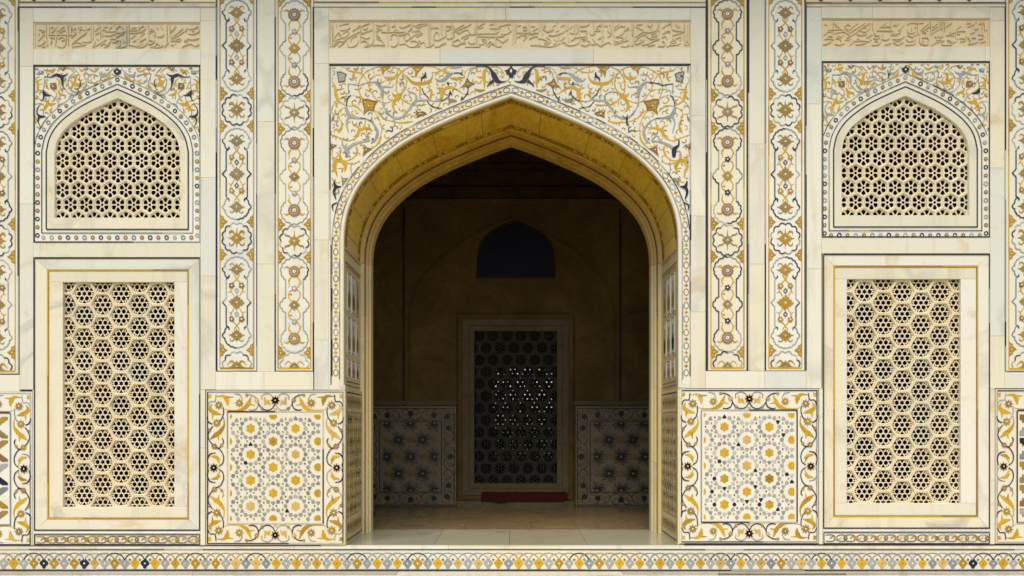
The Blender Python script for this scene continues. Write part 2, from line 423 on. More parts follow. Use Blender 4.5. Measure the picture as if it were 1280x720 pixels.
# moulding under the top border
for a, b in ((24.5, 269.6), (392.6, 882), (1008, 1256)): slabs_h(wall, 4.6, 8.6, [a, (a * 0.45 + b * 0.55), b], d=-0.006)
# thin inlaid lines of the wall itself
NG = (['navy', 'blue_grey', 'pale_grey'], [5, 2, 1.5])
def wl_(pts, w=1.1, cols=NG, seg=30, name='inlay_line', d=0.0): return aged_lines(wall, pts, w, cols[0], cols[1], seg, name, d)
wl_([(22.8, 467), (22.8, 9)], 1.3); wl_([(22.8, 9), (270.6, 9)], 1.2); wl_([(270.6, 9), (270.6, 463)], 1.5)
wl_([(344.2, 463), (344.2, -10)], 1.4); wl_([(321, -10), (321, 463.6)], 0.9)
wl_([(391.6, 463.4), (391.6, 8.6)], 1.4); wl_([(391.6, 8.9), (883, 8.9)], 1.1); wl_([(883, 8.9), (883, 463)], 1.2)
wl_([(935.8, -10), (935.8, 463)], 1.5); wl_([(956.4, -10), (956.4, 463)], 1.4)
wl_([(1007.6, 463), (1007.6, 4.6)], 1.1); wl_([(1007.6, 4.6), (1256.6, 4.6)], 1.1, d=-0.007); wl_([(1256.6, 4.6), (1256.6, 463)], 1.5)
wl_([(411.6, 81.2), (863.4, 81.2)], 2.2, (['black', 'navy'], [3, 1]), 60); wl_([(412.6, 81), (412.6, 300)], 1.5); wl_([(863, 81), (863, 300)], 1.9)
wl_([(41.8, 82.4), (250, 82.4)], 1.8, (['black', 'navy'], [3, 1]), 60); wl_([(1027.6, 77.6), (1237, 77.6)], 1.8, (['black'], [1]), 60)
BL = (['black', 'navy', 'grey'], [6, 3, 1.5])
wl_([(-60, 687.0), (1340, 687.0)], 1.1, BL, 24); wl_([(-60, 713.0), (1340, 713.0)], 1.5, BL, 30)
wl_([(-60, 717.8), (500, 717.8)], 1.2, (['pale_grey', 'grey', 'navy'], [4, 3, 1]), 40, d=0.012); wl_([(777, 717.8), (1340, 717.8)], 1.2, (['pale_grey', 'grey', 'navy'], [4, 3, 1]), 40, d=0.012)
wl_([(-60, 681.9), (432, 681.9)], 1.0, BL, 30); wl_([(848, 680.6), (1340, 680.6)], 0.9, BL, 30)
# ochre inlay line along the lower edge of the top border
for a, b in ((24.5, 269.6), (392.6, 882), (1008, 1256)): wl_([(a, 3.2), (b, 3.2)], 1.6, (['deep_ochre', 'ochre', 'brown'], [3, 2, 1]), 40)
for a, b in ((24.5, 269.6), (392.6, 882), (1008, 1256)): slabs_h(wall, -60, 4.6, [a, (a + b) / 2, b], mat='marble_inlay_ground')
# black specks of the top border
nm = 0
for a, b in ((24.5, 269.6), (392.6, 882), (1008, 1256)):
    x = a + 18
    while x < b - 8:
        if a < 300 or a > 900: put('inlay_point', 'inlay_point|top', lambda g: g.fill([(-6, -3), (0, 2.4), (6, -3), (3.4, -3), (0, 0.2), (-3.4, -3)], 'navy'), x, 0.0, wall)
        x += 37
# stair landing in front of the door
st = thing('stone_step', 'pale marble step in front of the inlaid plinth below the arch', 'step', (0, -0.25, -0.64))
boxes('tread', [(fx(499), fx(776), -0.40, 0.01, -0.24, fz(714.2))], 'marble', st)
boxes('riser', [(fx(502), fx(773), -0.37, 0.0, -0.649, -0.241)], 'marble', st)

# chajja (eave) above, out of the picture, the one that shades the top of the wall
ev = thing('stone_eave', 'deep projecting stone eave along the top of the wall', 'eave', (0, 0, 5.3))
me = bpy.data.meshes.new('eave_slab')
me.from_pydata([(-6, 0.1, 5.61), (6, 0.1, 5.61), (6, -1.0, 5.36), (-6, -1.0, 5.36), (-6, 0.1, 5.49), (6, 0.1, 5.49), (6, -1.0, 5.26), (-6, -1.0, 5.26)], [],
               [(0, 1, 2, 3), (7, 6, 5, 4), (3, 2, 6, 7), (0, 3, 7, 4), (1, 5, 6, 2), (0, 4, 5, 1)])
me.materials.append(M('marble')); link('eave_slab', me, ev)
for i in range(9):
    bx = -5.6 + i * 1.4
    boxes('bracket', [(bx - .09, bx + .09, -0.5, 0.05, 5.12, 5.32), (bx - .08, bx + .08, -0.28, 0.05, 4.92, 5.12)], 'marble', ev)
# ------------------------------------------------------------------ the great arch
AX = 638.8                                       # axis of the arch in pixels
HALF = [(0, 121.5), (22, 129), (43, 137), (64, 145.5), (86, 155), (104, 163.6), (118.5, 171), (135, 180.6), (149.5, 191), (162, 201.2), (173.5, 212.5), (184, 224.5), (193, 238), (200.5, 254), (205.5, 270), (208.3, 288), (209, 306)]
HALF = crs(HALF, 4)
def arch_left(off=0.0, down=None):               # from the apex to the spring; off outward
    p = offset_pts([(AX - x, y) for x, y in HALF], -off)
    p[0] = (AX, 121.5 - off * 1.07)
    p = [q for q in p if q[0] <= AX + 1e-6]
    if down: p.append((p[-1][0], down))
    return p
def mirror(p, ax=AX): return [(2 * ax - x, y) for x, y in p]
def arch_full(off=0.0, down=None):
    l = arch_left(off, down); return mirror(l)[::-1] + l[1:]
DN = 484.0
portal = thing('arch_portal', 'tall pointed central arch with gold soffit and inlaid marble jambs', 'arch', (0, 0.4, 0))
def sweep(name, curves, mat, parent=portal):
    """surface through a list of (curve, depth)"""
    v = []; f = []; n = len(curves[0][0])
    for c, d in curves:
        for p in c: v.append((fx(p[0]), d, fz(p[1])))
    for k in range(len(curves) - 1):
        for i in range(n - 1): f.append((k * n + i, k * n + i + 1, (k + 1) * n + i + 1, (k + 1) * n + i))
    me = bpy.data.meshes.new(name); me.from_pydata(v, [], f); me.materials.append(M(mat)); me.update()
    for p in me.polygons: p.use_smooth = False
    return link(name, me, parent)
def ring(name, o0, o1, d0, d1, mat, down=None, parent=portal):
    a, b = arch_full(o0, down), arch_full(o1, down)
    return sweep(name, [(a, d0), (b, d1)], mat, parent)
# white marble archivolt: flat inlaid band, then a rounded edge moulding
for sgn in (0, 1):
    L = arch_left
    def half(o): 
        p = L(o, DN); return mirror(p) if sgn else p
    sweep('archivolt', [(half(15.3), 0.02), (half(15.3), 0.001), (half(5.2), 0.001), (half(4.9), 0.006), (half(4.4), 0.002), (half(3.2), -0.004), (half(1.6), -0.004), (half(0.3), 0.003), (half(0.0), 0.012)], 'marble_inlay_ground')
    f2 = (lambda p: mirror(p)) if sgn else (lambda p: p)
    aged_lines(portal, f2([q for q in L(14.6) if True] + [(AX - 209 - 14.6, 470)]), 1.1, ['navy', 'pale_grey', 'blue_grey'], [5, 2, 2], 9)
    aged_lines(portal, f2(L(5.6) + [(AX - 209 - 5.6, 474)]), 0.8, ['grey', 'pale_grey', 'navy'], [4, 2, 2], 9)
    # ovals and quatrefoils marching along the band
    c = L(10.0) + [(AX - 219, 474)]
    acc = [0]
    for i in range(1, len(c)): acc.append(acc[-1] + hypot(c[i][0] - c[i - 1][0], c[i][1] - c[i - 1][1]))
    s_ = 6.0; k = 0
    while s_ < acc[-1] - 3:
        i = max(j for j in range(len(acc)) if acc[j] <= s_); i = min(i, len(c) - 2)
        t = (s_ - acc[i]) / max(1e-6, acc[i + 1] - acc[i])
        x = c[i][0] + (c[i + 1][0] - c[i][0]) * t; y = c[i][1] + (c[i + 1][1] - c[i][1]) * t
        ang = atan2(c[i + 1][1] - c[i][1], c[i + 1][0] - c[i][0])
        if sgn: x = 2 * AX - x; ang = pi - ang
        if k % 2 == 0:
            col = random.choice(['olive', 'olive', 'grey', 'pink', 'khaki', 'olive'])
            def ov(g, col=col):
                g.stroke([(4.2 * cos(a) * (0.8 + 0.2 * abs(cos(a))), 2.9 * sin(a)) for a in [2 * pi * q / 12 for q in range(12)]], 1.0, col, True, h=.002)
            put('oval_inlay', 'oval_inlay|' + col, ov, x, y, portal, ang, d=0.0005)
        else:
            col = random.choice(['ochre', 'ochre', 'deep_ochre', 'peach'])
            def qf(g, col=col):
                g.disc(0, 0, 2.1, col, lobes=4, amp=0.22, h=.002); g.disc(0, 0, 0.6, 'brown', 6, h=.0028)
            put('quatrefoil_inlay', 'quatrefoil_inlay|' + col, qf, x, y, portal, ang, d=0.0005)
        s_ += 8.4; k += 1
# soffit and jambs
SD = 0.78
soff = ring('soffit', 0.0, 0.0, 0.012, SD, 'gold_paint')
for sgn in (1, -1):
    x = AX - 209 if sgn == 1 else AX + 209
    for (ya, yb) in ((306.2, 484), (484.4, 682.8)):
        me = bpy.data.meshes.new('jamb')
        xx = x if ya < 400 else (431.6 if sgn == 1 else 847.6)
        v = [(fx(xx), 0.012 if ya < 400 else 0.008, fz(yb)), (fx(xx), SD + .01, fz(yb)), (fx(xx), SD + .01, fz(ya)), (fx(xx), 0.012 if ya < 400 else 0.008, fz(ya))]
        w = fx(xx - 8 * sgn)
        v += [(w, q[1], q[2]) for q in v]
        me.from_pydata(v, [], [(0, 1, 2, 3), (3, 2, 6, 7), (4, 5, 1, 0), (0, 3, 7, 4)]); me.materials.append(M('marble_jamb')); link('jamb', me, portal)
# painted lines on the soffit (bands follow the arch at a given depth)
def soffit_band(d0, d1, mat, name, lift=0.35, dashed=False):
    a = arch_full(-lift)
    if not dashed: return sweep(name, [(a, d0), (a, d1)], mat)
    v = []; f = []
    for i in range(0, len(a) - 1):
        if random.random() < 0.3: continue
        b = len(v); p, q = a[i], a[i + 1]; e = random.uniform(0.1, .35)
        p2 = (p[0] + (q[0] - p[0]) * e, p[1] + (q[1] - p[1]) * e)
        dd = random.uniform(-.006, .006)
        v += [(fx(p2[0]), d0 + dd, fz(p2[1])), (fx(q[0]), d0 + dd, fz(q[1])), (fx(q[0]), d1 + dd, fz(q[1])), (fx(p2[0]), d1 - dd, fz(p2[1]))]; f.append((b, b + 1, b + 2, b + 3))
    me = bpy.data.meshes.new(name); me.from_pydata(v, [], f); me.materials.append(M(mat)); return link(name, me, portal)
soffit_band(0.050, 0.060, 'brown', 'painted_line'); soffit_band(0.075, 0.105, 'brown', 'painted_scroll', 0.36, True); soffit_band(0.118, 0.124, 'brown', 'painted_line')
soffit_band(0.640, 0.648, 'brown', 'painted_line'); soffit_band(0.66, 0.70, 'brown', 'painted_scroll', 0.36, True); soffit_band(0.715, 0.73, 'brown', 'painted_line')
# joints between the stones of the soffit
_sf = arch_left(-.3)
for i in (7, 19, 31, 42, 52, 60):
    for p, q in (((_sf[i]), (_sf[i + 1])), (mirror([_sf[i]])[0], mirror([_sf[i + 1]])[0])):
        e = .16; q2 = (p[0] + (q[0] - p[0]) * e, p[1] + (q[1] - p[1]) * e); w = random.uniform(-.03, .03)
        me = bpy.data.meshes.new('stone_joint'); me.from_pydata([(fx(p[0]), .13, fz(p[1])), (fx(q2[0]), .13, fz(q2[1])), (fx(q2[0]), .63 + w, fz(q2[1])), (fx(p[0]), .63 + w, fz(p[1]))], [], [(0, 1, 2, 3)]); me.materials.append(M('deep_ochre')); link('stone_joint', me, portal)
# stepped inner moulding: gold above the spring, marble colonnettes below
def step_ring(o0, o1, d, d2, mat):
    ring('moulding', -o0, -o1, d, d, mat); ring('moulding', -o1, -o1, d, d2, mat)
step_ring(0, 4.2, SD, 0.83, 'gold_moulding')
ring('painted_line', -4.2, -5.0, 0.83, 0.83, 'red_line'); ring('painted_line', -5.0, -5.0, 0.83, 0.85, 'red_line')
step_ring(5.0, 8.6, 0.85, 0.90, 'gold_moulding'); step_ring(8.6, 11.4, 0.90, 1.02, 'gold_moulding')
for sgn in (1, -1):
    X = lambda o: fx(AX - 209 + o) if sgn == 1 else fx(AX + 209 - o)
    def post(name, oa, ob, d0, d1, mat, zt=fz(306.2), zb=0.0):
        a, b = sorted((X(oa), X(ob))); return boxes(name, [(a, b, d0, d1, zb, zt)], mat, portal)
    zs = [0.001, 0.62, fz(480), 1.9, fz(320), fz(306.3)]
    for i in range(5):
        post('colonnette', -6, 4.4, SD + 0.011, 0.83, 'marble_jamb', zs[i + 1] - .001, zs[i])
        post('colonnette', -6, 5.2, 0.831, 0.849, 'red_line' if i > 2 else 'brown', zs[i + 1] - .001, zs[i])
        post('colonnette', -6, 8.6, 0.85, 0.90, 'marble_jamb', zs[i + 1] - .001, zs[i])
        post('colonnette', -6, 11.4, 0.901, 1.02, 'marble_jamb', zs[i + 1] - .001, zs[i])
# inlay on the jambs: u is depth in pixels (1 px = 1/160 m)
def jamb_map(sgn, low):
    if low: xx = 431.6 if sgn == 1 else 847.6
    else: xx = AX - 209 if sgn == 1 else AX + 209
    return lambda u, v, h=0.0: (fx(xx) + sgn * h, u / S, (683 - v) / S)
for sgn in (1, -1):
    mp = jamb_map(sgn, False)
    g = G(mp)
    for (a, b, c, d, w) in ((6, 311, 118, 311, 1.6), (6, 326, 118, 326, 1.6), (14, 330, 110, 330, 1.2), (14, 476, 110, 476, 1.6), (14, 330, 14, 476, 1.2), (110, 330, 110, 476, 1.2), (6, 481, 118, 481, 1.3)): g.lines(a, b, c, d, w, 'brown')
    pf = g.build('panel_line', portal)
    for (u0, u1) in ((20, 44), (50, 78), (84, 104)):
        for (v0, v1) in ((336, 386), (392, 440), (446, 470)):
            g = G(mp); g.box(u0, v0, u1, v1, 0.0, 0.006, 'marble_inlay_ground' if (u0 + v0) % 3 else 'pale_grey', 1.5)
            pn = g.build('niche_panel', portal)
            g = G(mp); um = (u0 + u1) / 2; hh = v1 - v0; r = (u1 - u0) * 0.32
            off = 0.0075
            g.fill([(um - r * .3, v0 + hh * .2), (um + r * .3, v0 + hh * .2), (um + r * .22, v0 + hh * .42), (um + r, v0 + hh * .62), (um + r * .8, v0 + hh * .82), (um + r * .4, v0 + hh * .9), (um - r * .4, v0 + hh * .9), (um - r * .8, v0 + hh * .82), (um - r, v0 + hh * .62), (um - r * .22, v0 + hh * .42)], random.choice(['brown', 'khaki', 'olive', 'navy']), h=off)
            g.stroke([(u0 + 1.5, v0 + 1.5), (u1 - 1.5, v0 + 1.5), (u1 - 1.5, v1 - 1.5), (u0 + 1.5, v1 - 1.5)], 1.0, 'brown', True, h=off)
            g.build('vase_inlay', pn)
    # dado of crossed lozenges
    mp = jamb_map(sgn, True)
    g = G(mp)
    g.stroke([(8, 490), (120, 490), (120, 677), (8, 677)], 1.4, 'navy', True); g.stroke([(11, 515), (117, 515)], 1.2, 'deep_ochre'); g.stroke([(11, 648), (117, 648)], 1.2, 'deep_ochre')
    g.build('panel_line', portal)
    r = 0
    for v0 in range(9):
        for u0 in range(7):
            uu = 20 + u0 * 15 ; vv = 524 + v0 * 14.4
            col = ['ochre', 'grey', 'deep_ochre', 'khaki'][(u0 + v0 * 2) % 4] if random.random() > .12 else 'navy'
            g = G(mp); g.stroke([(uu, vv - 6.6), (uu + 6.4, vv), (uu, vv + 6.6), (uu - 6.4, vv)], 1.6, col, True); g.fill([(uu, vv - 3), (uu + 2.6, vv), (uu, vv + 3), (uu - 2.6, vv)], random.choice(['olive', 'grey', 'ochre', 'navy']))
            g.build('lozenge_inlay', portal)
    for vv in (502, 663):
        for u0 in range(6):
            uu = 20 + u0 * 17
            g = G(mp); g.sp([(uu - 8, vv + 8), (uu - 4, vv - 7), (uu, vv + 6), (uu + 4, vv - 7), (uu + 8, vv + 8)], 1.3, 'brown'); g.disc(uu, vv - 1, 3.4, random.choice(['ochre', 'deep_ochre', 'olive']), lobes=5, amp=.25, h=.004)
            g.build('vine_inlay', portal)

# ------------------------------------------------------------------ traced arabesque of the spandrels
def tr(ox, oy, k):
    return lambda pts: [(ox + x / k, oy + y / k) for x, y in pts]
class Art:
    """strokes traced from the photograph: (part name, colour, points, widths)"""
    def __init__(s): s.items = []
    def add(s, ox, oy, k, rows):
        t = tr(ox, oy, k)
        for r in rows:
            nm, col, pts, w = r
            w = [q / k for q in w] if isinstance(w, (list, tuple)) else (w / k if w else None)
            s.items.append((nm, col, t(pts), w))
    def build(s, parent, ax=None, d=0.0, flip=False, swap=None, shift=(0, 0), wk=1.0):
        for nm, col, pts, w in s.items:
            if flip: pts = mirror(pts, ax)
            pts = [(p[0] + shift[0], p[1] + shift[1]) for p in pts]
            c = col
            if swap and col in swap and random.random() < swap[col][1]: c = swap[col][0]
            g = G(front(d))
            if w is None: g.fill(pts, c)
            else:
                wk2 = wk * (.82 if col in ('grey', 'navy') else 1.0)
                ww = [q * wk2 for q in w] if isinstance(w, list) else w * wk2
                g.sp(pts, ww, c)
                if nm == 'vine':                       # little thorns on alternate sides of the stem
                    dense = crs(pts, 8); acc = 0; sd = 1; wm = max(ww) if isinstance(ww, list) else ww
                    for a, b in zip(dense[:-1], dense[1:]):
                        l = hypot(b[0] - a[0], b[1] - a[1]); acc += l
                        if acc > 7.5 * wk and l > 1e-6:
                            acc = 0; sd = -sd; ux, uy = (b[0] - a[0]) / l, (b[1] - a[1]) / l
                            tl = random.uniform(1.9, 3.0)
                            g.stroke([(a[0] - ux, a[1] - uy), (a[0] + ux * tl * .5 - uy * sd * tl * .5, a[1] + uy * tl * .5 + ux * sd * tl * .5), (a[0] + ux * tl * .7 - uy * sd * tl, a[1] + uy * tl * .7 + ux * sd * tl)], [wm * .9, wm * .9, .25], c)
            if nm == 'flower_bud' and w is None and len(pts) > 6:
                cx = sum(p[0] for p in pts) / len(pts); cy = sum(p[1] for p in pts) / len(pts)
                g.stroke([(cx + (p[0] - cx) * .86, cy + (p[1] - cy) * .86) for p in pts], .8, 'brown', True)
            if nm == 'flower_bud' and w is None:
                cx = sum(p[0] for p in pts) / len(pts); cy = sum(p[1] for p in pts) / len(pts)
                g.disc(cx, cy, 0.9, 'chalk', 6); g.disc(cx + (pts[0][0] - cx) * .5, cy + (pts[0][1] - cy) * .5, .6, 'chalk', 6)
            g.build(nm, parent)
def sprigs(parent, art_pts, region, n, d, seed, size=4.6, gap=4.4):
    """small curling leaf sprigs in the ground between the traced vines"""
    rnd = random.Random(seed); pts = list(art_pts); x0, y0, x1, y1, ok = region; made = 0
    for _ in range(n * 60):
        if made >= n: break
        x, y = rnd.uniform(x0, x1), rnd.uniform(y0, y1)
        if not ok(x, y) or any((x - p[0]) ** 2 + (y - p[1]) ** 2 < gap * gap for p in pts): continue
        a = rnd.uniform(0, 2 * pi); s = rnd.choice((1, -1)); L = size * rnd.uniform(.8, 1.25)
        q = [(x + L * r * cos(a + s * t), y + L * r * sin(a + s * t)) for r, t in ((1.05, 0), (.9, .7), (.62, 1.5), (.3, 2.4), (.25, 3.9))]
        q = [(min(x1 - .6, max(x0 + .6, p[0])), min(y1 - .6, max(y0 + .6, p[1]))) for p in q]
        if not all(ok(*p) for p in q): continue
        c = rnd.choices(['ochre', 'deep_ochre', 'grey', 'olive'], [6, 2, 1.4, 1])[0]
        g = G(front(d)); g.sp(q, [.5, 1.5, 1.0, 1.7, .4], c)
        g.stroke([q[1], (q[1][0] + L * .55 * cos(a - s * .9), q[1][1] + L * .55 * sin(a - s * .9))], [1.3, .25], c); g.build('leaf_sprig', parent)
        pts += q; made += 1
def art_points(A, fn): return [fn(p) for nm, c, pts, w in A.items for p in crs(pts, 3)]
O, GR, N, BR, KH = 'ochre', 'grey', 'navy', 'brown', 'khaki'
V, LF, FB = 'vine', 'leaf', 'flower_bud'
A1 = Art()
A1.add(410, 78, 8, [
 (LF, O, [(135, 70), (145, 48), (165, 52), (200, 80), (260, 95), (330, 110), (370, 150), (395, 200), (405, 245)], [5, 6, 14, 18, 16, 8, 7, 6]),
 (LF, O, [(255, 105), (262, 150), (250, 180), (225, 184)], [22, 16, 8, 4]),
 (V, O, [(310, 290), (305, 230), (325, 165), (365, 110), (420, 75), (490, 48), (560, 42)], 8), (V, O, [(310, 290), (330, 340), (345, 375)], 8),
 (V, O, [(530, 125), (470, 132), (430, 165), (410, 220), (420, 280), (455, 330), (490, 375), (540, 402), (600, 402), (650, 375)], 8),
 (V, O, [(640, 45), (700, 65), (745, 105), (775, 150), (785, 210), (770, 270), (735, 310)], 9),
 (V, O, [(820, 45), (760, 75), (715, 120), (690, 170), (682, 230), (690, 300), (715, 330)], 9),
 (V, O, [(720, 350), (760, 385), (810, 412), (870, 430), (960, 425)], [14, 9, 8, 9]),
 (LF, O, [(60, 150), (42, 165), (45, 195), (70, 240), (75, 290), (85, 340), (110, 390), (180, 432)], [4, 7, 12, 24, 28, 22, 10, 6]),
 (LF, O, [(85, 275), (130, 270), (165, 262)], [14, 8, 3]),
 (V, O, [(200, 335), (140, 350), (85, 390), (45, 440), (38, 500), (60, 520), (110, 520)], 7), (V, O, [(245, 330), (290, 340), (335, 360)], 7),
 (V, O, [(190, 437), (240, 435), (280, 440), (320, 470), (350, 500)], [6, 10, 16, 7, 6]),
 (V, O, [(180, 445), (130, 470), (105, 510), (110, 550), (135, 600), (135, 650), (105, 715)], [6, 6, 7, 8, 9, 26, 4]),
 (V, O, [(460, 490), (500, 550), (525, 610), (535, 680), (520, 760), (480, 830)], 7),
 (V, O, [(470, 480), (520, 520), (560, 560), (620, 585), (690, 600), (780, 602), (850, 588)], [6, 14, 8, 7, 8, 16, 7]),
 (V, O, [(375, 565), (370, 610), (355, 650)], [5, 10, 14]),
 (LF, O, [(250, 632), (290, 640), (312, 680), (290, 725), (250, 745)], [4, 14, 30, 22, 4]), (LF, O, [(310, 680), (370, 660), (420, 660), (450, 690)], [26, 22, 14, 3]),
 (LF, O, [(700, 70), (690, 120), (660, 155), (610, 160), (565, 148)], [4, 16, 24, 28, 14]), (LF, O, [(630, 160), (640, 192)], [16, 2]),
 (LF, O, [(640, 305), (665, 335), (710, 335), (745, 300)], [4, 26, 40, 8]), (LF, O, [(710, 335), (670, 380), (650, 430), (665, 480), (690, 500)], [34, 28, 26, 16, 3]),
 (LF, O, [(780, 130), (830, 190), (880, 212), (940, 212), (1000, 200), (1035, 165), (1050, 115)], [6, 18, 28, 28, 24, 16, 3]), (LF, O, [(910, 220), (925, 270), (920, 305)], [24, 14, 3]),
 (V, O, [(260, 268), (300, 272), (330, 262)], [3, 12, 3]), (V, O, [(370, 270), (420, 285), (440, 262)], [3, 14, 3]), (V, O, [(685, 190), (715, 205)], [14, 3]), (V, O, [(380, 85), (410, 100)], [14, 2]), (V, O, [(745, 395), (750, 445)], [14, 3]),
 (V, GR, [(200, 215), (260, 222), (310, 230), (350, 215), (400, 205), (440, 200)], 9), (V, GR, [(200, 215), (205, 270), (205, 315)], 10),
 (LF, GR, [(430, 205), (470, 200), (520, 240), (545, 290), (545, 360)], [8, 24, 40, 38, 14]), (LF, GR, [(530, 245), (590, 245), (640, 248), (658, 215)], [24, 18, 9, 4]),
 (V, GR, [(545, 360), (555, 430), (590, 500), (640, 545), (700, 560), (760, 535), (810, 470), (845, 425)], [12, 10, 10, 18, 24, 18, 16, 26]),
 (LF, GR, [(845, 425), (880, 380), (880, 330), (850, 305), (805, 290), (800, 265), (825, 255)], [32, 28, 20, 13, 10, 8, 4]), (V, GR, [(870, 395), (910, 382), (970, 380), (1010, 372)], [18, 18, 22, 6]),
 (V, GR, [(660, 550), (665, 600), (660, 635)], [20, 18, 6]), (V, GR, [(785, 510), (772, 468)], [9, 3]),
 (LF, GR, [(180, 450), (200, 510), (240, 545), (320, 560)], [28, 40, 30, 14]), (LF, GR, [(215, 530), (185, 590), (190, 640), (205, 705)], [26, 16, 13, 8]),
 (V, GR, [(380, 565), (430, 590), (470, 640), (495, 700), (470, 780), (430, 810)], [10, 12, 22, 30, 22, 8]),
 (V, N, [(185, 437), (190, 390), (205, 350), (232, 330)], 10), (V, N, [(320, 558), (378, 563)], 10), (V, N, [(575, 695), (605, 680), (640, 690), (645, 655), (620, 645)], 9), (V, N, [(590, 508), (620, 532)], 6),
 (FB, GR, [(85, 90), (140, 95), (190, 118), (175, 150), (175, 190), (105, 205), (95, 150)], None),
 (FB, 'deep_ochre', [(340, 365), (400, 362), (440, 378), (505, 385), (472, 430), (462, 490), (420, 482), (400, 485), (350, 532), (362, 470), (345, 420)], None),
 (FB, 'deep_ochre', [(500, 30), (640, 35), (600, 75), (572, 80), (548, 138), (540, 75)], None), (FB, 'deep_ochre', [(810, 28), (975, 30), (950, 55), (905, 100), (878, 160), (868, 85)], None),
 (FB, 'deep_ochre', [(870, 465), (905, 500), (950, 490), (985, 505), (960, 535), (915, 530), (882, 562), (892, 520)], None),
 (LF, KH, [(35, 590), (50, 560), (62, 530)], [4, 18, 3]), (LF, 'peach', [(450, 85), (462, 110)], [3, 12])])
A1.add(520, 78, 8, [
 (V, O, [(90, 40), (170, 45), (250, 75), (310, 110)], 8), (V, O, [(155, 105), (230, 95), (270, 70), (330, 45), (380, 35)], 8),
 (LF, O, [(340, 155), (400, 165), (470, 152), (492, 140)], [10, 26, 26, 4]), (LF, O, [(400, 165), (415, 197)], [18, 2]),
 (LF, O, [(200, 255), (240, 260), (265, 290), (255, 350), (245, 392), (225, 440), (190, 485)], [4, 20, 36, 28, 12, 9, 6]), (LF, O, [(265, 290), (310, 255), (370, 255), (430, 285), (460, 312)], [28, 26, 22, 14, 4]),
 (LF, O, [(130, 255), (155, 290), (150, 340), (135, 380)], [3, 20, 20, 6]), (LF, O, [(155, 325), (190, 320)], [12, 3]),
 (LF, O, [(720, 50), (685, 90), (680, 150), (685, 210), (680, 262)], [3, 30, 28, 22, 4]), (LF, O, [(680, 150), (640, 150), (608, 140)], [22, 18, 3]),
 (LF, 'deep_ochre', [(585, 268), (640, 285), (692, 275)], [14, 26, 8]), (LF, O, [(605, 55), (605, 105)], [18, 3]),
 (V, O, [(740, 50), (800, 45), (850, 65), (878, 110)], 7), (LF, O, [(838, 135), (865, 148), (885, 118)], [4, 12, 4]),
 (V, O, [(455, 312), (500, 320), (550, 325)], 6), (V, O, [(480, 170), (490, 110), (520, 70), (580, 45)], 6), (V, O, [(0, 425), (50, 430), (100, 420)], [8, 16, 8]),
 (LF, GR, [(190, 160), (230, 185), (280, 175), (330, 128), (372, 108)], [6, 24, 36, 36, 14]), (LF, GR, [(285, 175), (290, 198)], [16, 3]), (LF, GR, [(340, 60), (400, 50), (462, 45)], [6, 28, 6]),
 (V, GR, [(130, 370), (180, 390), (250, 385)], 8), (V, GR, [(520, 150), (530, 110), (560, 70), (605, 48)], 9),
 (V, N, [(378, 108), (430, 108), (472, 128)], 10), (LF, N, [(52, 192), (60, 160), (90, 140), (95, 95)], [8, 16, 28, 3]), (LF, N, [(85, 145), (112, 155)], [16, 4]),
 (V, N, [(60, 260), (80, 310), (130, 360)], 9), (V, N, [(110, 390), (160, 440), (262, 462)], 8), (V, N, [(340, 278), (335, 330), (290, 370), (255, 388)], 9), (LF, N, [(315, 200), (328, 230)], [24, 10]), (LF, N, [(340, 300), (365, 330)], [24, 6]),
 (V, N, [(525, 240), (515, 300), (480, 355), (445, 387)], [9, 9, 11, 5]), (V, N, [(455, 345), (475, 375)], [16, 5]),
 (LF, N, [(600, 45), (660, 40), (720, 50), (760, 95), (790, 150), (820, 190), (870, 197), (912, 185)], [8, 10, 12, 26, 58, 52, 18, 4]), (LF, N, [(775, 185), (735, 215), (710, 245)], [36, 16, 8]),
 (FB, 'deep_ochre', [(450, 247), (485, 215), (512, 150), (540, 195), (597, 215), (548, 232), (522, 262), (495, 240)], None), (LF, KH, [(320, 350), (345, 380), (410, 385)], [10, 30, 6]), (LF, KH, [(345, 370), (325, 425)], [24, 5]),
 (FB, 'deep_ochre', [(0, 480), (20, 505), (60, 495), (118, 520), (60, 535), (10, 560)], None)])
A1.add(410, 160, 6, [
 (V, O, [(28, 20), (25, 50), (60, 62), (100, 80), (150, 97), (200, 80), (232, 55)], 7), (V, O, [(25, 190), (40, 220), (80, 240), (150, 245), (200, 215), (220, 170), (208, 125)], [6, 6, 7, 7, 7, 12, 6]),
 (LF, O, [(100, 170), (90, 200), (95, 240), (60, 250), (45, 290), (60, 330), (70, 368)], [4, 12, 26, 26, 22, 16, 3]), (LF, O, [(95, 242), (130, 282), (125, 332)], [20, 26, 3]), (LF, O, [(85, 300), (125, 305)], [4, 12]),
 (V, O, [(130, 260), (190, 270), (240, 245)], [9, 8, 5]), (V, O, [(28, 195), (35, 165), (20, 150)], 6), (V, O, [(400, 60), (390, 100), (350, 140), (310, 165)], 7),
 (V, GR, [(180, 258), (170, 300), (178, 345)], 7), (LF, GR, [(108, 85), (110, 130), (140, 160), (145, 220)], [8, 16, 40, 24]), (V, GR, [(150, 155), (190, 125), (250, 105), (315, 95)], [26, 18, 12, 10]), (V, GR, [(278, 55), (312, 92)], [3, 12]),
 (V, N, [(328, 88), (342, 78)], 9), (LF, N, [(45, 398), (60, 440), (102, 440)], [8, 28, 5]), (LF, N, [(60, 440), (45, 480), (60, 535)], [24, 20, 8]), (LF, N, [(70, 560), (35, 580), (40, 625)], [8, 13, 4]),
 (FB, BR, [(18, 110), (40, 125), (75, 130), (45, 142), (20, 165)], None), (FB, BR, [(268, 122), (295, 148), (335, 155), (295, 180), (258, 215), (270, 165)], None), (FB, KH, [(100, 358), (118, 378), (155, 375), (128, 405), (108, 440)], None)])

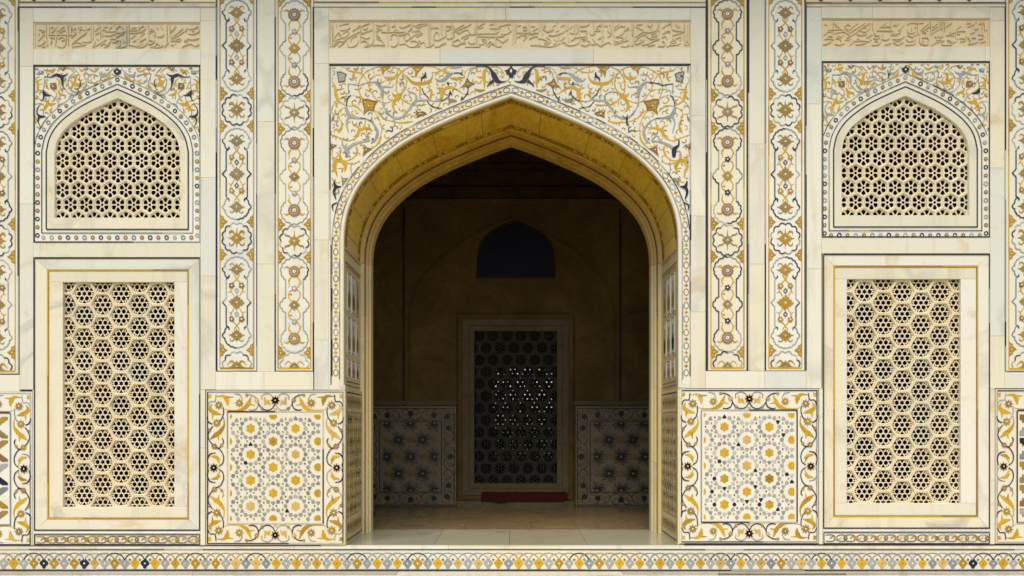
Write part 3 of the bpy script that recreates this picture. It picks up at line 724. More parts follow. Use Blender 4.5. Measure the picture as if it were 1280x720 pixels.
sp_ = thing('spandrel_panel', 'white marble spandrel panel with ochre arabesque vines above the big arch', 'panel', (0, 0, fz(310)))
# the slab behind the vines, cut to the arch
for sgn in (0, 1):
    ol = arch_left(15.4); poly = [(AX, 82.4), (413.2 if not sgn else 413.2, 82.4), (413.2, 306)] + [p for p in ol[::-1] if p[0] > 413.3]
    if sgn: poly = [(min(862.3, 2 * AX - x), y) for x, y in poly]
    me = prism(poly, [], front(0.0005), -0.04, 0.0, 'marble_inlay_ground', 'slab'); link('slab', me, sp_)
A1.build(sp_, d=0.0005, wk=1.16)
A1.build(sp_, ax=AX - 0.6, d=0.0005, flip=True, wk=1.16, swap={'grey': ('navy', 0.3), 'navy': ('navy', 1)})
g = G(front(0.0005))
g.fill([(AX + a, 90 + b) for a, b in ((0, -8), (3, -3.5), (7, -2), (6, 2.5), (3, 4), (2, 8), (0, 7), (-2, 8), (-3, 4), (-6, 2.5), (-7, -2), (-3, -3.5))], 'navy'); g.fill([(AX, 86), (AX + 1.6, 89), (AX, 92), (AX - 1.6, 89)], 'chalk'); g.build('flower_bud', sp_)

_ol = arch_left(17.5)
def _ok(x, y):
    xx = x if x <= AX else 2 * AX - x
    lim = 306
    for p, q in zip(_ol[:-1], _ol[1:]):
        if q[0] <= xx <= p[0]: lim = p[1] + (q[1] - p[1]) * (p[0] - xx) / max(1e-6, p[0] - q[0]); break
    return y < lim
_P = art_points(A1, lambda p: p)
sprigs(sp_, _P, (415, 84.5, AX, 290, _ok), 150, .0005, 5, 4.2, 3.5)
sprigs(sp_, [(2 * (AX - .6) - x, y) for x, y in _P], (AX, 84.5, 860.5, 290, _ok), 150, .0005, 6, 4.2, 3.5)
# ------------------------------------------------------------------ pilaster strips
def scallop(cusps, bulge=0.28, n=5):
    out = []
    for (x0, y0), (x1, y1) in zip(cusps[:-1], cusps[1:]):
        dx, dy = x1 - x0, y1 - y0
        for k in range(n):
            t = k / n; b = bulge * 4 * t * (1 - t)
            out.append((x0 + dx * t + dy * b, y0 + dy * t - dx * b))
    out.append(cusps[-1]); return out
def mir(p): return [(-x, y) for x, y in p][::-1]
RA = scallop([(0, -56.5), (4.5, -55.5), (9.5, -53), (13, -49.5), (14.5, -45)], .22) + scallop([(14.5, -45), (18, -41.8), (15, -37.5)], .12) + crs([(15, -37.5), (14.2, -33.2), (11.4, -30.8), (9.4, -32.6), (10, -34.2)], 4) + [(9.6, -31.6), (13.2, -29)]
RB = [(13.2, -29), (13.2, -5), (18, 0), (13.2, 5), (13.2, 29)]
def out_a(): return RA + RB
R2 = scallop([(0, -58.5), (6.5, -57), (12, -53), (15.5, -47.5), (16.2, -41), (14, -35.5), (11, -32)], .26)
R2b = [(11, -32), (11, -9)] + scallop([(11, -9), (15.3, -4.5), (18.2, 0)], .22) + scallop([(18.2, 0), (15.3, 4.5), (11, 9)], .22)[1:] + [(11, 32)]
def cartouche(parent, x, y, kind, grey_p):
    """long cartouche: eight runs of line, some replaced in grey"""
    quads = []
    for sx in (1, -1):
        for sy in (1, -1): quads.append([(sx * a, sy * b) for a, b in (RA if kind == 'a' else R2)])
        quads.append([(sx * a, b) for a, b in (RB if kind == 'a' else R2b)])
    g = G(front(0.0006))
    for q in quads:
        c = 'navy' if random.random() > grey_p else random.choice(['grey', 'pale_grey', 'blue_grey'])
        k = len(q)
        if random.random() < 0.3:
            h = k // 2; g.stroke([(x + a, y + b) for a, b in q[:h + 1]], 1.35, 'grey'); g.stroke([(x + a, y + b) for a, b in q[h:]], 1.35, c)
        else: g.stroke([(x + a, y + b) for a, b in q], 1.35, c)
    return g.build('cartouche', parent)
def lozenge_flower(col, curl=True, r=7.7):
    def f(g):
        pts = []
        for k in range(4):
            a = k * pi / 2
            for da, rr in ((-.62, .86), (-.42, .98), (-.28, .80), (-.14, 1.0), (0, 1.22), (.14, 1.0), (.28, .80), (.42, .98), (.62, .86), (.785, .56)):
                pts.append((r * rr * cos(a + da) * 0.95, r * rr * sin(a + da) * 0.86))
        g.fill(pts, col, h=.0064)
        g.disc(0, 0, 1.3, 'chalk', 8, h=.0074); g.disc(0, 0, 0.5, 'brown', 6, h=.0082)
        if curl:
            for sx in (1, -1):
                g.sp([(sx * 3, -5), (sx * 5.4, -7.6), (sx * 8.2, -7.2), (sx * 8.6, -4.6)], [1.0, 1.5, 1.2, .5], 'deep_ochre', h=.003)
                g.stroke([(sx * 7, 0), (sx * 11, 0)], [1.6, .4], 'deep_ochre', h=.0035)
    return f
def small_flower(col, n=5, r=3.2):
    def f(g):
        g.disc(0, 0, r, col, lobes=n, amp=.22, h=.0066); g.disc(0, 0, r * .36, 'chalk', 6, h=.0076)
    return f
def rosette(col, r=7.2):
    def f(g):
        g.disc(0, 0, r, col, lobes=14, amp=.07, h=.0064); g.disc(0, 0, r * .30, 'chalk', lobes=7, amp=.2, h=.0074); g.disc(0, 0, .8, 'brown', 6, h=.0082)
        g.stroke([(r * .66 * cos(2 * pi * q / 14), r * .66 * sin(2 * pi * q / 14)) for q in range(14)], .35, 'chalk', True, h=.0078)
    return f
def open_diamond(col):
    return lambda g: g.stroke([(0, -3), (2.4, 0), (0, 3), (-2.4, 0)], 1.0, col, True, h=.0066)
def edge_spray(g):
    g.fill([(0, -9), (2.2, -6.5), (3.6, -7), (4.4, -3.4), (9, 0), (4.4, 3.4), (3.6, 7), (2.2, 6.5), (0, 9)], 'deep_ochre', h=.003)
    g.disc(3, 0, .8, 'chalk', 6, h=.004); g.disc(1.6, -4, .6, 'chalk', 6, h=.004); g.disc(1.6, 4, .6, 'chalk', 6, h=.004)
def medallion(parent, x, y, kind, grey_p, half=False, fl='olive'):
    n = 12; R = 17.2
    g = G(front(0.0006))
    for k in range(n):
        if half and (k < n // 2): continue
        a0 = 2 * pi * k / n; a1 = 2 * pi * (k + 1) / n
        pts = []
        for t in (0, .2, .4, .6, .8, 1):
            a = a0 + (a1 - a0) * t; rr = R + 2.6 * sin(pi * t); pts.append((x + rr * cos(a) * .95, y + rr * sin(a)))
        c = 'navy' if (random.random() > grey_p) else random.choice(['grey', 'pale_grey'])
        g.stroke(pts, 1.35, c)
    o = g.build('medallion_ring', parent)
    key = ('lozenge_flower|%s' % fl) if kind == 'a' else ('cross_flower|%s' % fl)
    fn = lozenge_flower(fl) if kind == 'a' else lozenge_flower(fl, False, 6.4)
    if not half:
        put('lozenge_flower', key, fn, x, y, parent, d=.0006)
        g = G(front(.0006))
        for sx in (1, -1):
            for sy in (1, -1):
                g = G(front(.0006))
                if kind == 'a': g.sp([(x + sx * 3, y + sy * 6), (x + sx * 6, y + sy * 9), (x + sx * 9, y + sy * 8), (x + sx * 9, y + sy * 5)], [1.3, 2.1, 1.6, .6], 'deep_ochre')
                else: g.sp([(x + sx * 3, y + sy * 3), (x + sx * 7, y + sy * 6), (x + sx * 11, y + sy * 7), (x + sx * 12, y + sy * 10)], [1.0, 2.2, 2.4, .5], 'deep_ochre')
                g.build('tendril', parent)
            g = G(front(.0006)); g.stroke([(x, y + sx * 6), (x, y + sx * 13)], [1.6, .4], 'deep_ochre'); g.build('tendril', parent)
    else:
        me = motif(key, fn); k2 = key + '|half'
        if k2 not in MOTIF: MOTIF[k2] = clip_mesh(me, (0, 0, 0), (0, 0, -1), 'half_flower')
        link('lozenge_flower', MOTIF[k2], parent, (fx(x), .0006, fz(y)))
        g = G(front(.0006))
        for sx in (1, -1):
            g = G(front(.0006)); g.sp([(x + sx * 3, y - 3), (x + sx * 7, y - 7), (x + sx * 11, y - 4), (x + sx * 12, y - 1)], [1, 1.6, 1.5, .4], 'ochre'); g.build('tendril', parent)
def pilaster(xc, hw, kind, y_mid, y_end, label, group, grey_p=.4):
    t = thing('inlaid_pilaster', label, 'pilaster', (fx(xc), 0, fz(y_end + 3)), group)
    slab(t, xc - hw - 3.4, -60, xc + hw + 3.4, y_end + 3.4, 'marble_inlay_ground', d=0.0006, gap=.2)
    for sx in (1, -1):
        aged_lines(t, [(xc + sx * hw, -10), (xc + sx * hw, y_end)], 1.5, ['ochre', 'deep_ochre', 'peach'], [4, 3, 1], 20, 'ochre_line', d=.0006)
    aged_lines(t, [(xc - hw, y_end), (xc + hw, y_end)], 2.4, ['ochre', 'deep_ochre'], [3, 1], 30, 'ochre_line', d=.0006)
    aged_lines(t, [(xc - hw - 3, y_end + 3), (xc + hw + 3, y_end + 3)], .9, ['grey', 'pale_grey', 'navy'], [3, 2, 3], 20, 'inlay_line', d=.0006)
    P = 160.4; k = 0
    while True:
        yc = y_mid + k * P
        if yc - 60 > y_end: break
        cartouche(t, xc, yc, kind, grey_p)
        fl = random.choice(['olive', 'olive', 'khaki', 'deep_ochre'])
        if kind == 'a':
            for dy, r in ((-41, 0), (0, 0), (41, pi)):
                put('lozenge_flower', 'lozenge_flower|%s%s' % (fl, 'x' if dy == 0 else ''), lozenge_flower(fl, dy != 0, 9.0 if dy == 0 else 7.7), xc, yc + dy, t, r, d=.0006)
            fb = random.choice(['brown', 'pink', 'deep_ochre', 'brown'])
            for sx in (1, -1):
                for sy in (1, -1):
                    put('small_flower', 'small_flower|' + fb, small_flower(fb), xc + sx * 6.2, yc + sy * 21, t, d=.0006)
            dc = random.choice(['grey', 'navy', 'blue_grey'])
            for sy in (1, -1): put('open_diamond', 'open_diamond|' + dc, open_diamond(dc), xc, yc + sy * 14.6, t, d=.0006)
            for sy in (1, -1):
                g = G(front(.0006))
                for sx in (1, -1):
                    g.sp([(xc - sx * 3.5, yc + sy * 34), (xc, yc + sy * 29), (xc + sx * 6, yc + sy * 22), (xc + sx * 7.4, yc + sy * 15), (xc + sx * 3.5, yc + sy * 8)], [1.4, 1.6, 1.4, 1.6, 1.1], 'ochre')
                    g.stroke([(xc + sx * 7, yc + sy * 14), (xc + sx * 10.8, yc + sy * 11.6)], [1.6, .5], 'ochre')
                g.build('tendril', t)
        else:
            fr = random.choice(['olive', 'pink', 'olive', 'deep_ochre'])
            for dy in (-42, 42): put('rosette', 'rosette|' + fr, rosette(fr), xc, yc + dy, t, d=.0006)
            put('lozenge_flower', 'cross_flower|%s' % fl, lozenge_flower(fl, False, 6.4), xc, yc, t, d=.0006)
            dc = random.choice(['grey', 'navy', 'blue_grey'])
            for sy in (1, -1): put('small_flower', 'small_flower|' + dc, small_flower(dc), xc, yc + sy * 20.8, t, d=.0006)
            for sy in (1, -1):
                g = G(front(.0006))
                g.sp([(xc + 3, yc + sy * 36), (xc + 7, yc + sy * 30), (xc + 5, yc + sy * 23), (xc, yc + sy * 20), (xc - 6, yc + sy * 16), (xc - 7, yc + sy * 10), (xc - 2, yc + sy * 3)], 1.5, 'ochre')
                g.sp([(xc - 3, yc + sy * 36), (xc - 7, yc + sy * 30), (xc - 6, yc + sy * 25), (xc - 8, yc + sy * 22)], [1.1, 2.4, 1.2, .4], 'ochre')
                g.sp([(xc, yc + sy * 20), (xc + 6, yc + sy * 17), (xc + 7, yc + sy * 11), (xc + 3, yc + sy * 4)], 1.45, 'ochre')
                g.stroke([(xc + 6.5, yc + sy * 30), (xc + 9.5, yc + sy * 26)], [1.8, .4], 'ochre'); g.stroke([(xc - 6.5, yc + sy * 13), (xc - 3, yc + sy * 13)], [.6, 2.6], 'deep_ochre')
                g.build('tendril', t)
                for sx in (1, -1):
                    g = G(front(.0006)); g.sp([(xc + sx * 5, yc + sy * 44), (xc + sx * 9, yc + sy * 47.5), (xc + sx * 13.5, yc + sy * 46)], [1.2, 2.8, .5], 'ochre'); g.build('tendril', t)
        ym = yc + P / 2
        if ym < y_end - 12: medallion(t, xc, ym, kind, grey_p, fl=random.choice(['olive', 'deep_ochre', 'khaki']))
        elif ym < y_end + 12: medallion(t, xc, y_end - 1.6, kind, grey_p, True, 'olive')
        for dy in (-P / 2 + 20.5, P / 2 - 20.5):
            if yc + dy < y_end - 8 and yc + dy > -8:
                for sx in (1, -1): put('edge_spray', 'edge_spray', edge_spray, xc + sx * (hw - .6), yc + dy, t, d=.0006, sx=-sx)
        k += 1
    return t
LA, GA = 'inlaid pilaster strip of lozenge flowers between window bay and rosette pilaster', 'lozenge flower pilasters nearer the arch'
LB, GB = 'inlaid pilaster of round rosettes with mostly grey outlines, next to the arch bay', 'rosette pilasters beside the arch'
LB2 = 'inlaid pilaster of round rosettes with mostly navy outlines, next to the arch bay'
LE, GE = 'inlaid lozenge flower pilaster at the window bay side away from the arch', 'outer lozenge flower pilasters'
pilaster(-3, 22, 'a', 60, 464, LE, GE, .45)
pilaster(296, 21, 'a', 57, 460.4, LA, GA, .45)
pilaster(368, 20.4, 'b', 60.5, 460.4, LB, GB, .78)
pilaster(909.3, 20.6, 'b', 59.5, 460, LB2, GB, .16)
pilaster(981.6, 20.6, 'a', 57.5, 460, LA, GA, .55)
pilaster(1283, 22, 'a', 56, 461, LE, GE, .5)

# ------------------------------------------------------------------ dado panels
A2 = Art()
A2.add(254, 484, 7.2, [
 ('corner_block', O, [(38, 65), (72, 63), (70, 98), (38, 98)], None),
 (V, N, [(115, 65), (105, 125), (62, 130), (40, 172)], 8), (V, N, [(180, 180), (182, 230), (168, 280), (140, 312)], 8), (V, N, [(33, 268), (45, 310), (82, 332)], [5, 11, 7]),
 (V, N, [(85, 350), (52, 400), (45, 450), (70, 500), (110, 540), (152, 562), (182, 620), (176, 680), (140, 712)], 8), (V, N, [(170, 458), (182, 490), (152, 540), (118, 546)], 8), (V, N, [(112, 590), (62, 602), (38, 650), (48, 712)], [5, 11, 9, 8]),
 (V, GR, [(280, 60), (330, 70), (352, 110)], [5, 10, 6]), (V, N, [(380, 70), (430, 70), (475, 95), (496, 140), (480, 190), (440, 206), (408, 200)], [6, 8, 8, 8, 8, 10, 6]), (V, N, [(495, 145), (530, 190), (580, 206), (620, 190), (646, 150)], 8),
 (V, GR, [(528, 112), (528, 75), (580, 56), (622, 80), (642, 112)], 9),
 (LF, O, [(80, 148), (60, 190), (92, 225), (162, 246)], [4, 30, 36, 6]), (LF, O, [(85, 222), (80, 288)], [26, 4]), (LF, O, [(118, 82), (180, 80), (212, 112), (220, 165)], [4, 18, 38, 8]), (LF, O, [(200, 92), (272, 86)], [20, 4]),
 (LF, O, [(62, 468), (110, 430), (150, 400), (187, 340), (182, 270)], [6, 36, 32, 12, 6]), (LF, O, [(130, 420), (140, 478)], [24, 4]),
 (LF, O, [(432, 84), (410, 135), (380, 180), (320, 206), (230, 206), (190, 195)], [6, 30, 32, 12, 8, 4]), (LF, O, [(400, 148), (462, 162)], [20, 4]),
 (LF, O, [(68, 620), (120, 630), (152, 655)], [8, 28, 8]), (LF, O, [(125, 640), (148, 692)], [20, 4]), (LF, 'peach', [(550, 88), (566, 155)], [10, 34]),
 (LF, O, [(35, 508), (42, 590)], [5, 14]), (LF, O, [(690, 165), (718, 118)], [4, 26]), ('corner_block', 'peach', [(632, 190), (664, 190), (660, 214), (636, 214)], None)])
DF = [(140, 160, 6.2, 'olive', 8), (122, 320, 5.8, 'deep_ochre', 8), (325, 140, 5.8, 'deep_ochre', 8), (648, 118, 6.2, 'deep_ochre', 8), (95, 722, 6.0, 'brown', 8), (100, 530, 3.2, 'olive', 6), (480, 115, 3.6, 'peach', 8), (55, 385, 2.0, 'pink', 6), (390, 70, 1.7, 'olive', 6), (530, 190, 1.8, 'pink', 6), (165, 520, 1.8, 'deep_ochre', 6)]
def star_flower(col, n, r):
    def f(g):
        pts = []
        for i in range(n * 2):
            a = pi * i / n; rr = r * (1.0 if i % 2 == 0 else .52); pts.append((rr * cos(a), rr * sin(a)))
        if n == 6: g.disc(0, 0, r, col, lobes=6, amp=.2, h=.0066)
        else: g.fill(pts, col, h=.0066)
        g.disc(0, 0, r * .17, 'chalk', 6, h=.0076)
    return f
def kite(col):
    return lambda g: g.fill([(-3.0, 0.3), (-2.2, -2.0), (0.2, -2.9), (3.4, 0), (0.2, 2.9), (-2.2, 2.0)], col, h=.003)
def dado(cx, cy, label, group, navy_spots, style='flower', x_lim=None, sx_=1.0):
    t = thing('dado_panel', label, 'panel', (fx(cx), 0, fz(cy + 97)), group)
    W2, H2 = 86.6, 96.6
    slab(t, cx - W2, cy - H2, cx + W2, cy + H2, 'marble_inlay_ground', d=.0004, gap=.2)
    aged_lines(t, [(cx - W2 + 2, cy - H2 + 2), (cx + W2 - 2, cy - H2 + 2), (cx + W2 - 2, cy + H2 - 2), (cx - W2 + 2, cy + H2 - 2)], 1.3, ['navy', 'blue_grey', 'pale_grey'], [6, 2, 2], 30, 'border_line', .0004, True)
    IW, IH = 59.8, 70
    aged_lines(t, [(cx - IW, cy - IH), (cx + IW, cy - IH), (cx + IW, cy + IH), (cx - IW, cy + IH)], 1.6, ['navy', 'blue_grey', 'pale_grey'], [6, 2, 1.5], 40, 'border_line', .0004, True)
    for fxx in (0, 1):
        for fy in (0, 1):
            if x_lim and ((x_lim > 0 and fxx == 0) or (x_lim < 0 and fxx == 1)): continue
            def mapq(p): 
                x, y = p[0] - 344, p[1] - 584.5
                if fxx: x = -x
                if fy: y = -y
                return (cx + x, cy + y)
            for nm, col, pts, w in A2.items:
                c = col
                if col == 'ochre': c = random.choices(['ochre', 'peach', 'deep_ochre'], [8, .7, 1.5])[0]
                if col == 'navy': c = random.choices(['navy', 'grey', 'blue_grey'], [8, 1, 1])[0]
                q = [mapq(p) for p in pts]; g = G(front(.0004))
                if w is None: g.fill(q, c)
                else: g.sp(q, [a * 1.15 for a in w] if isinstance(w, list) else w * 1.1, c)
                g.build(nm, t)
            for (x, y, r, col, n) in DF:
                px, py = mapq((254 + x / 7.2, 484 + y / 7.2))
                c = random.choice([col, col, col, 'olive', 'deep_ochre'])
                put('star_flower', 'star_flower|%s%d%.1f' % (c, n, r), star_flower(c, n, r), px, py, t, d=.0004)
    XA, XB, YA, YB = cx - 56.6, cx + 56.6, cy - 66, cy + 66
    if style == 'flower':
        inlays = G(front(.0004))
        def inside(x, y, m=0.0): return XA + m < x < XB - m and YA + m < y < YB - m
        for i in range(-3, 4):
            for j in range(-4, 5):
                x = cx - 2.8 + i * 28.1; y = cy - 0.6 + j * 32.4 + (16.2 if i % 2 else 0)
                if inside(x, y, 4.5):
                    c = random.choice(['ochre', 'ochre', 'ochre', 'ochre', 'peach', 'deep_ochre'])
                    def fl(g, c=c):
                        g.disc(0, 0, 5.3, c, lobes=6, amp=.13, h=.003, rot=pi / 6); g.disc(0, 0, 1.0, 'peach' if c != 'deep_ochre' else 'brown', 6, h=.004)
                    put('flower_inlay', 'flower_inlay|' + c, fl, x, y, t, d=.0004)
                elif inside(x, y, -4.4):                # cut flowers at the edge of the field
                    inlays.fill([(max(XA, min(XB, x + 5 * cos(a))), max(YA, min(YB, y + 5 * sin(a)))) for a in [2 * pi * q / 12 for q in range(12)]], 'ochre', h=.003)
                for q in range(12):
                    a = q * pi / 6
                    kx, ky = x + 12.2 * cos(a), y + 12.2 * sin(a)
                    if inside(kx, ky, 1.5):
                        c = 'navy' if random.random() < navy_spots else random.choice(['grey', 'grey', 'grey', 'blue_grey', 'pale_grey'])
                        pts = [(-1.9, -2.0), (-.6, -2.9), (3.1, -.25), (3.1, .25), (-.6, 2.9), (-1.9, 2.0)] if q % 2 else [(-2.4, 0), (-.9, -2.6), (1.6, -2.4), (3.0, 0), (1.6, 2.4), (-.9, 2.6)]
                        inlays.fill([(kx + 0.97 * (p[0] * cos(a) - p[1] * sin(a)), ky + 0.97 * (p[0] * sin(a) + p[1] * cos(a))) for p in pts], c, h=.003)
                    a += pi / 12
                    kx, ky = x + 16.4 * cos(a), y + 16.4 * sin(a)
                    if q in (0, 1, 2, 3, 4, 5) and inside(kx, ky, 1.2): inlays.fill([(kx + 1.55 * cos(b + a), ky + 1.55 * sin(b + a)) for b in (0, 2.1, 4.2)], random.choice(['brown', 'brown', 'black', 'khaki']), h=.0066)
        o = inlays.build('kite_inlay', t); o['kind'] = 'stuff'
    else:                                             # broad interlaced straps
        cols = ['brown', 'deep_ochre', 'grey', 'khaki', 'navy', 'olive', 'blue_grey']
        rows = 9; dy = (YB - YA) / rows
        for r in range(rows):
            for s in range(6):
                x0 = XA + s * 19.2; y0 = YA + r * dy; c = cols[(r * 2 + s * 3) % 7]
                x1 = min(XB, x0 + 18)
                g = G(front(.0004)); u = 1 if (r + s) % 2 else -1
                ya, yb = (y0 + 1, y0 + dy - 1.5)
                poly = [(x0, yb if u > 0 else ya), (x0 + 5, yb if u > 0 else ya), (x1, ya + 3 if u > 0 else yb - 3), (x1, ya if u > 0 else yb), (x1 - 7, ya if u > 0 else yb), (x0, (ya + yb) / 2)]
                g.fill(poly, c, h=.003); g.build('strap_inlay', t)
                g = G(front(.0004)); xm = x0 + 4; ym = ya + 2.5 if u > 0 else yb - 2.5
                g.disc(xm, ym, 1.0, 'navy', 6, h=.004); g.build('dot_inlay', t)
    return t
dado(344.2, 584.6, 'geometric inlaid dado panel with gold flowers and hardly any navy pieces', None, .012)
dado(936.4, 582.6, 'geometric inlaid dado panel with gold flowers and scattered navy pieces', None, .085)
dado(-46.6, 586, 'dado panel with bold interlaced strap inlay at the outer end', 'strapwork dado panels', 0, 'strap')
dado(1331, 583, 'dado panel with bold interlaced strap inlay at the outer end', 'strapwork dado panels', 0, 'strap')

# ------------------------------------------------------------------ friezes
pf = thing('plinth_frieze', 'long inlaid plinth band of ochre and grey diamonds under looping arcs', 'frieze', (0, 0, fz(713)))
xs = [-120, 24, 190, 420, 610, 800, 980, 1140, 1400]
slabs_h(pf, 687.6, 712.2, xs, mat='marble_inlay_ground', gap=.1)
x = -8.0; k = 0
while x < 1290:
    col = random.choice(['ochre', 'ochre', 'ochre', 'ochre', 'deep_ochre', 'deep_ochre', 'peach']) if k % 2 == 0 else random.choice(['grey', 'grey', 'grey', 'blue_grey', 'navy' if (x < 320 or x > 1180) else 'grey'])
    def dm(g, col=col):
        g.fill([(-1.4, -6.4), (0, -5.6), (1.4, -6.4), (2.2, -4.8), (5.0, -2.6), (5.9, -0.4), (4.6, 1.4), (2.5, 3.6), (1.8, 5.6), (0, 6.4), (-1.8, 5.6), (-2.5, 3.6), (-4.6, 1.4), (-5.9, -0.4), (-5.0, -2.6), (-2.2, -4.8)], col, h=.003)
        g.disc(0, -.4, 1.3, 'chalk' if col not in ('ochre', 'peach') else 'deep_ochre', 4, h=.004)
    put('diamond_inlay', 'diamond_inlay|' + col, dm, x, 704.6, pf, d=.0)
    def dt(g): g.fill([(0, -2), (1.9, 0), (0, 2), (-1.9, 0)], 'khaki', h=.003); g.disc(0, 0, .6, 'black', 4, h=.004)
    put('dot_inlay', 'dot_inlay|frieze', dt, x + 6.3, 699.6, pf)
    g = G(front()); c = ('deep_ochre' if random.random() < .5 else 'khaki') if k % 2 == 0 else random.choice(['blue_grey', 'navy', 'grey'])
    g.sp([(x, 700), (x + 2.2, 696), (x + 6.5, 692.6), (x + 12.6, 691.4), (x + 18.7, 692.6), (x + 23, 696), (x + 25.2, 700)], [1.0, 1.3, 1.2, 1.2, 1.2, 1.3, 1.0], c); g.build('arc_inlay', pf)
    x += 12.62; k += 1
aged_lines(pf, [(-60, 711.6), (1340, 711.6)], .7, ['khaki', 'pale_grey'], [1, 1], 30, 'inlay_line')
for (x0, x1, y0, y1) in ((42.6, 250.4, 667.4, 681.4), (1028.8, 1237.4, 664.9, 680.2)):
    t = thing('vine_frieze', 'narrow inlaid vine frieze beneath the tall rectangular stone screen', 'frieze', (fx((x0 + x1) / 2), 0, fz(y1)), 'vine friezes under the screens')
    slab(t, x0, y0, x1, y1, 'marble_inlay_ground', d=.0003)
    aged_lines(t, [(x0 + 1, y0 + .8), (x1 - 1, y0 + .8), (x1 - 1, y1 - 1), (x0 + 1, y1 - 1)], 1.1, ['navy', 'black', 'grey'], [5, 3, 1], 40, 'border_line', .0003, True)
    ym = (y0 + y1) / 2; n = 8; P = (x1 - x0 - 6) / n
    for k in range(n):
        xa = x0 + 3 + k * P
        g = G(front(.0003))
        for s in (1, -1): g.sp([(xa, ym + s * 3.6), (xa + P * .12, ym + s * 4), (xa + P * .38, ym + s * 3.6), (xa + P * .5, ym), (xa + P * .66, ym - s * 3.6), (xa + P * .9, ym - s * 3.9), (xa + P, ym - s * 2.2)], .9, random.choice(['navy', 'brown', 'black']))
        g.sp([(xa + P * .2, ym + 1.5), (xa + P * .3, ym - 1), (xa + P * .42, ym - 2)], [.5, 2.4, .5], 'deep_ochre'); g.sp([(xa + P * .8, ym - 1.5), (xa + P * .7, ym + 1), (xa + P * .6, ym + 2)], [.5, 2.4, .5], 'ochre')
        g.build('vine', t)
        c = random.choice(['brown', 'deep_ochre', 'brown']); put('star_flower', 'star_flower|%s8f' % c, star_flower(c, 8, 3.8), xa + P * .98, ym, t, d=.0003)
        c = random.choice(['olive', 'grey', 'deep_ochre']); put('star_flower', 'star_flower|%s6f' % c, star_flower(c, 6, 2.6), xa + P * .5, ym, t, d=.0003)
# ------------------------------------------------------------------ pierced stone screens
def hexpts(r, rot=0.0): return [(r * cos(pi / 3 * k + rot), r * sin(pi / 3 * k + rot)) for k in range(6)]
def pierced_cell(key, R, rot, sx, sy, rib, holes, mat, step, thick, bevel=1.2):
    """one cell of a lattice: raised rib round it, pierced plate within"""
    if key in MOTIF: return MOTIF[key]
    bm = bmesh.new(); ap = R * cos(pi / 6)
    def ringv(r, h): return [bm.verts.new((x * sx / S, -h, -y * sy / S)) for x, y in hexpts(r, rot)]
    r1 = R * (ap - rib + bevel * .5) / ap; r2 = R * (ap - rib - bevel * .5) / ap
    L = [ringv(R * .999, -thick), ringv(R * .999, -.0015), ringv(R * (ap - .5) / ap, 0), ringv(r1, 0), ringv(r2, -step)]
    for a, b in zip(L[:-1], L[1:]):
        for k in range(6):
            j = (k + 1) % 6; bm.faces.new((a[k], a[j], b[j], b[k]))
    base = L[-1]; edges = [bm.edges.get((base[k], base[(k + 1) % 6])) for k in range(6)]; hl = []
    for hp in holes:
        vs = [bm.verts.new((x * sx / S, step, -y * sy / S)) for x, y in hp]; hl.append((hp, vs))
        for k in range(len(vs)): edges.append(bm.edges.new((vs[k], vs[(k + 1) % len(vs)])))
    bmesh.ops.triangle_fill(bm, use_beauty=True, use_dissolve=False, edges=edges)
    for hp, vs in hl:
        bs = [bm.verts.new((x * sx / S, thick, -y * sy / S)) for x, y in hp]
        for k in range(len(vs)):
            j = (k + 1) % len(vs); bm.faces.new((vs[k], vs[j], bs[j], bs[k]))
    bmesh.ops.recalc_face_normals(bm, faces=bm.faces)
    me = bpy.data.meshes.new('lattice_cell'); bm.to_mesh(me); bm.free(); me.materials.append(M(mat)); MOTIF[key] = me
    return me
def polar(r, a): return (r * cos(a), r * sin(a))
def rounded(cx, cy, r, n=8, rot=0): return [(cx + r * cos(2 * pi * k / n + rot), cy + r * sin(2 * pi * k / n + rot)) for k in range(n)]
def holes_star():
    H = [[polar(3.7 if k % 2 == 0 else 2.0, pi / 6 * k + pi / 6) for k in range(12)]]
    for k in range(6):
        a = pi / 3 * k; c = polar(6.5, a); H.append(rounded(c[0], c[1], 2.75, 10))
        m = a + pi / 6
        H.append([(x * cos(m) - y * sin(m), x * sin(m) + y * cos(m)) for x, y in ((11.4, -3.2), (11.4, 3.2), (9.6, 1.5), (7.0, 0.0), (9.6, -1.5))])
        for s in (1, -1):
            p = [(9.3, s * 1.9), (10.2, s * .5), (12.4, s * .45), (11.3, s * 2.0)]
            H.append([(x * cos(a) - y * sin(a), x * sin(a) + y * cos(a)) for x, y in p])
    return H
def holes_petal():
    H = [rounded(0, 0, 1.9, 6)]
    for k in range(6):
        a = pi / 2 + pi / 3 * k
        H.append([(x * cos(a) - y * sin(a), x * sin(a) + y * cos(a)) for x, y in ((3.0, -.85), (4.6, -1.95), (6.7, -2.95), (7.9, -2.0), (8.8, 0), (7.9, 2.0), (6.7, 2.95), (4.6, 1.95), (3.0, .85))])
    return H
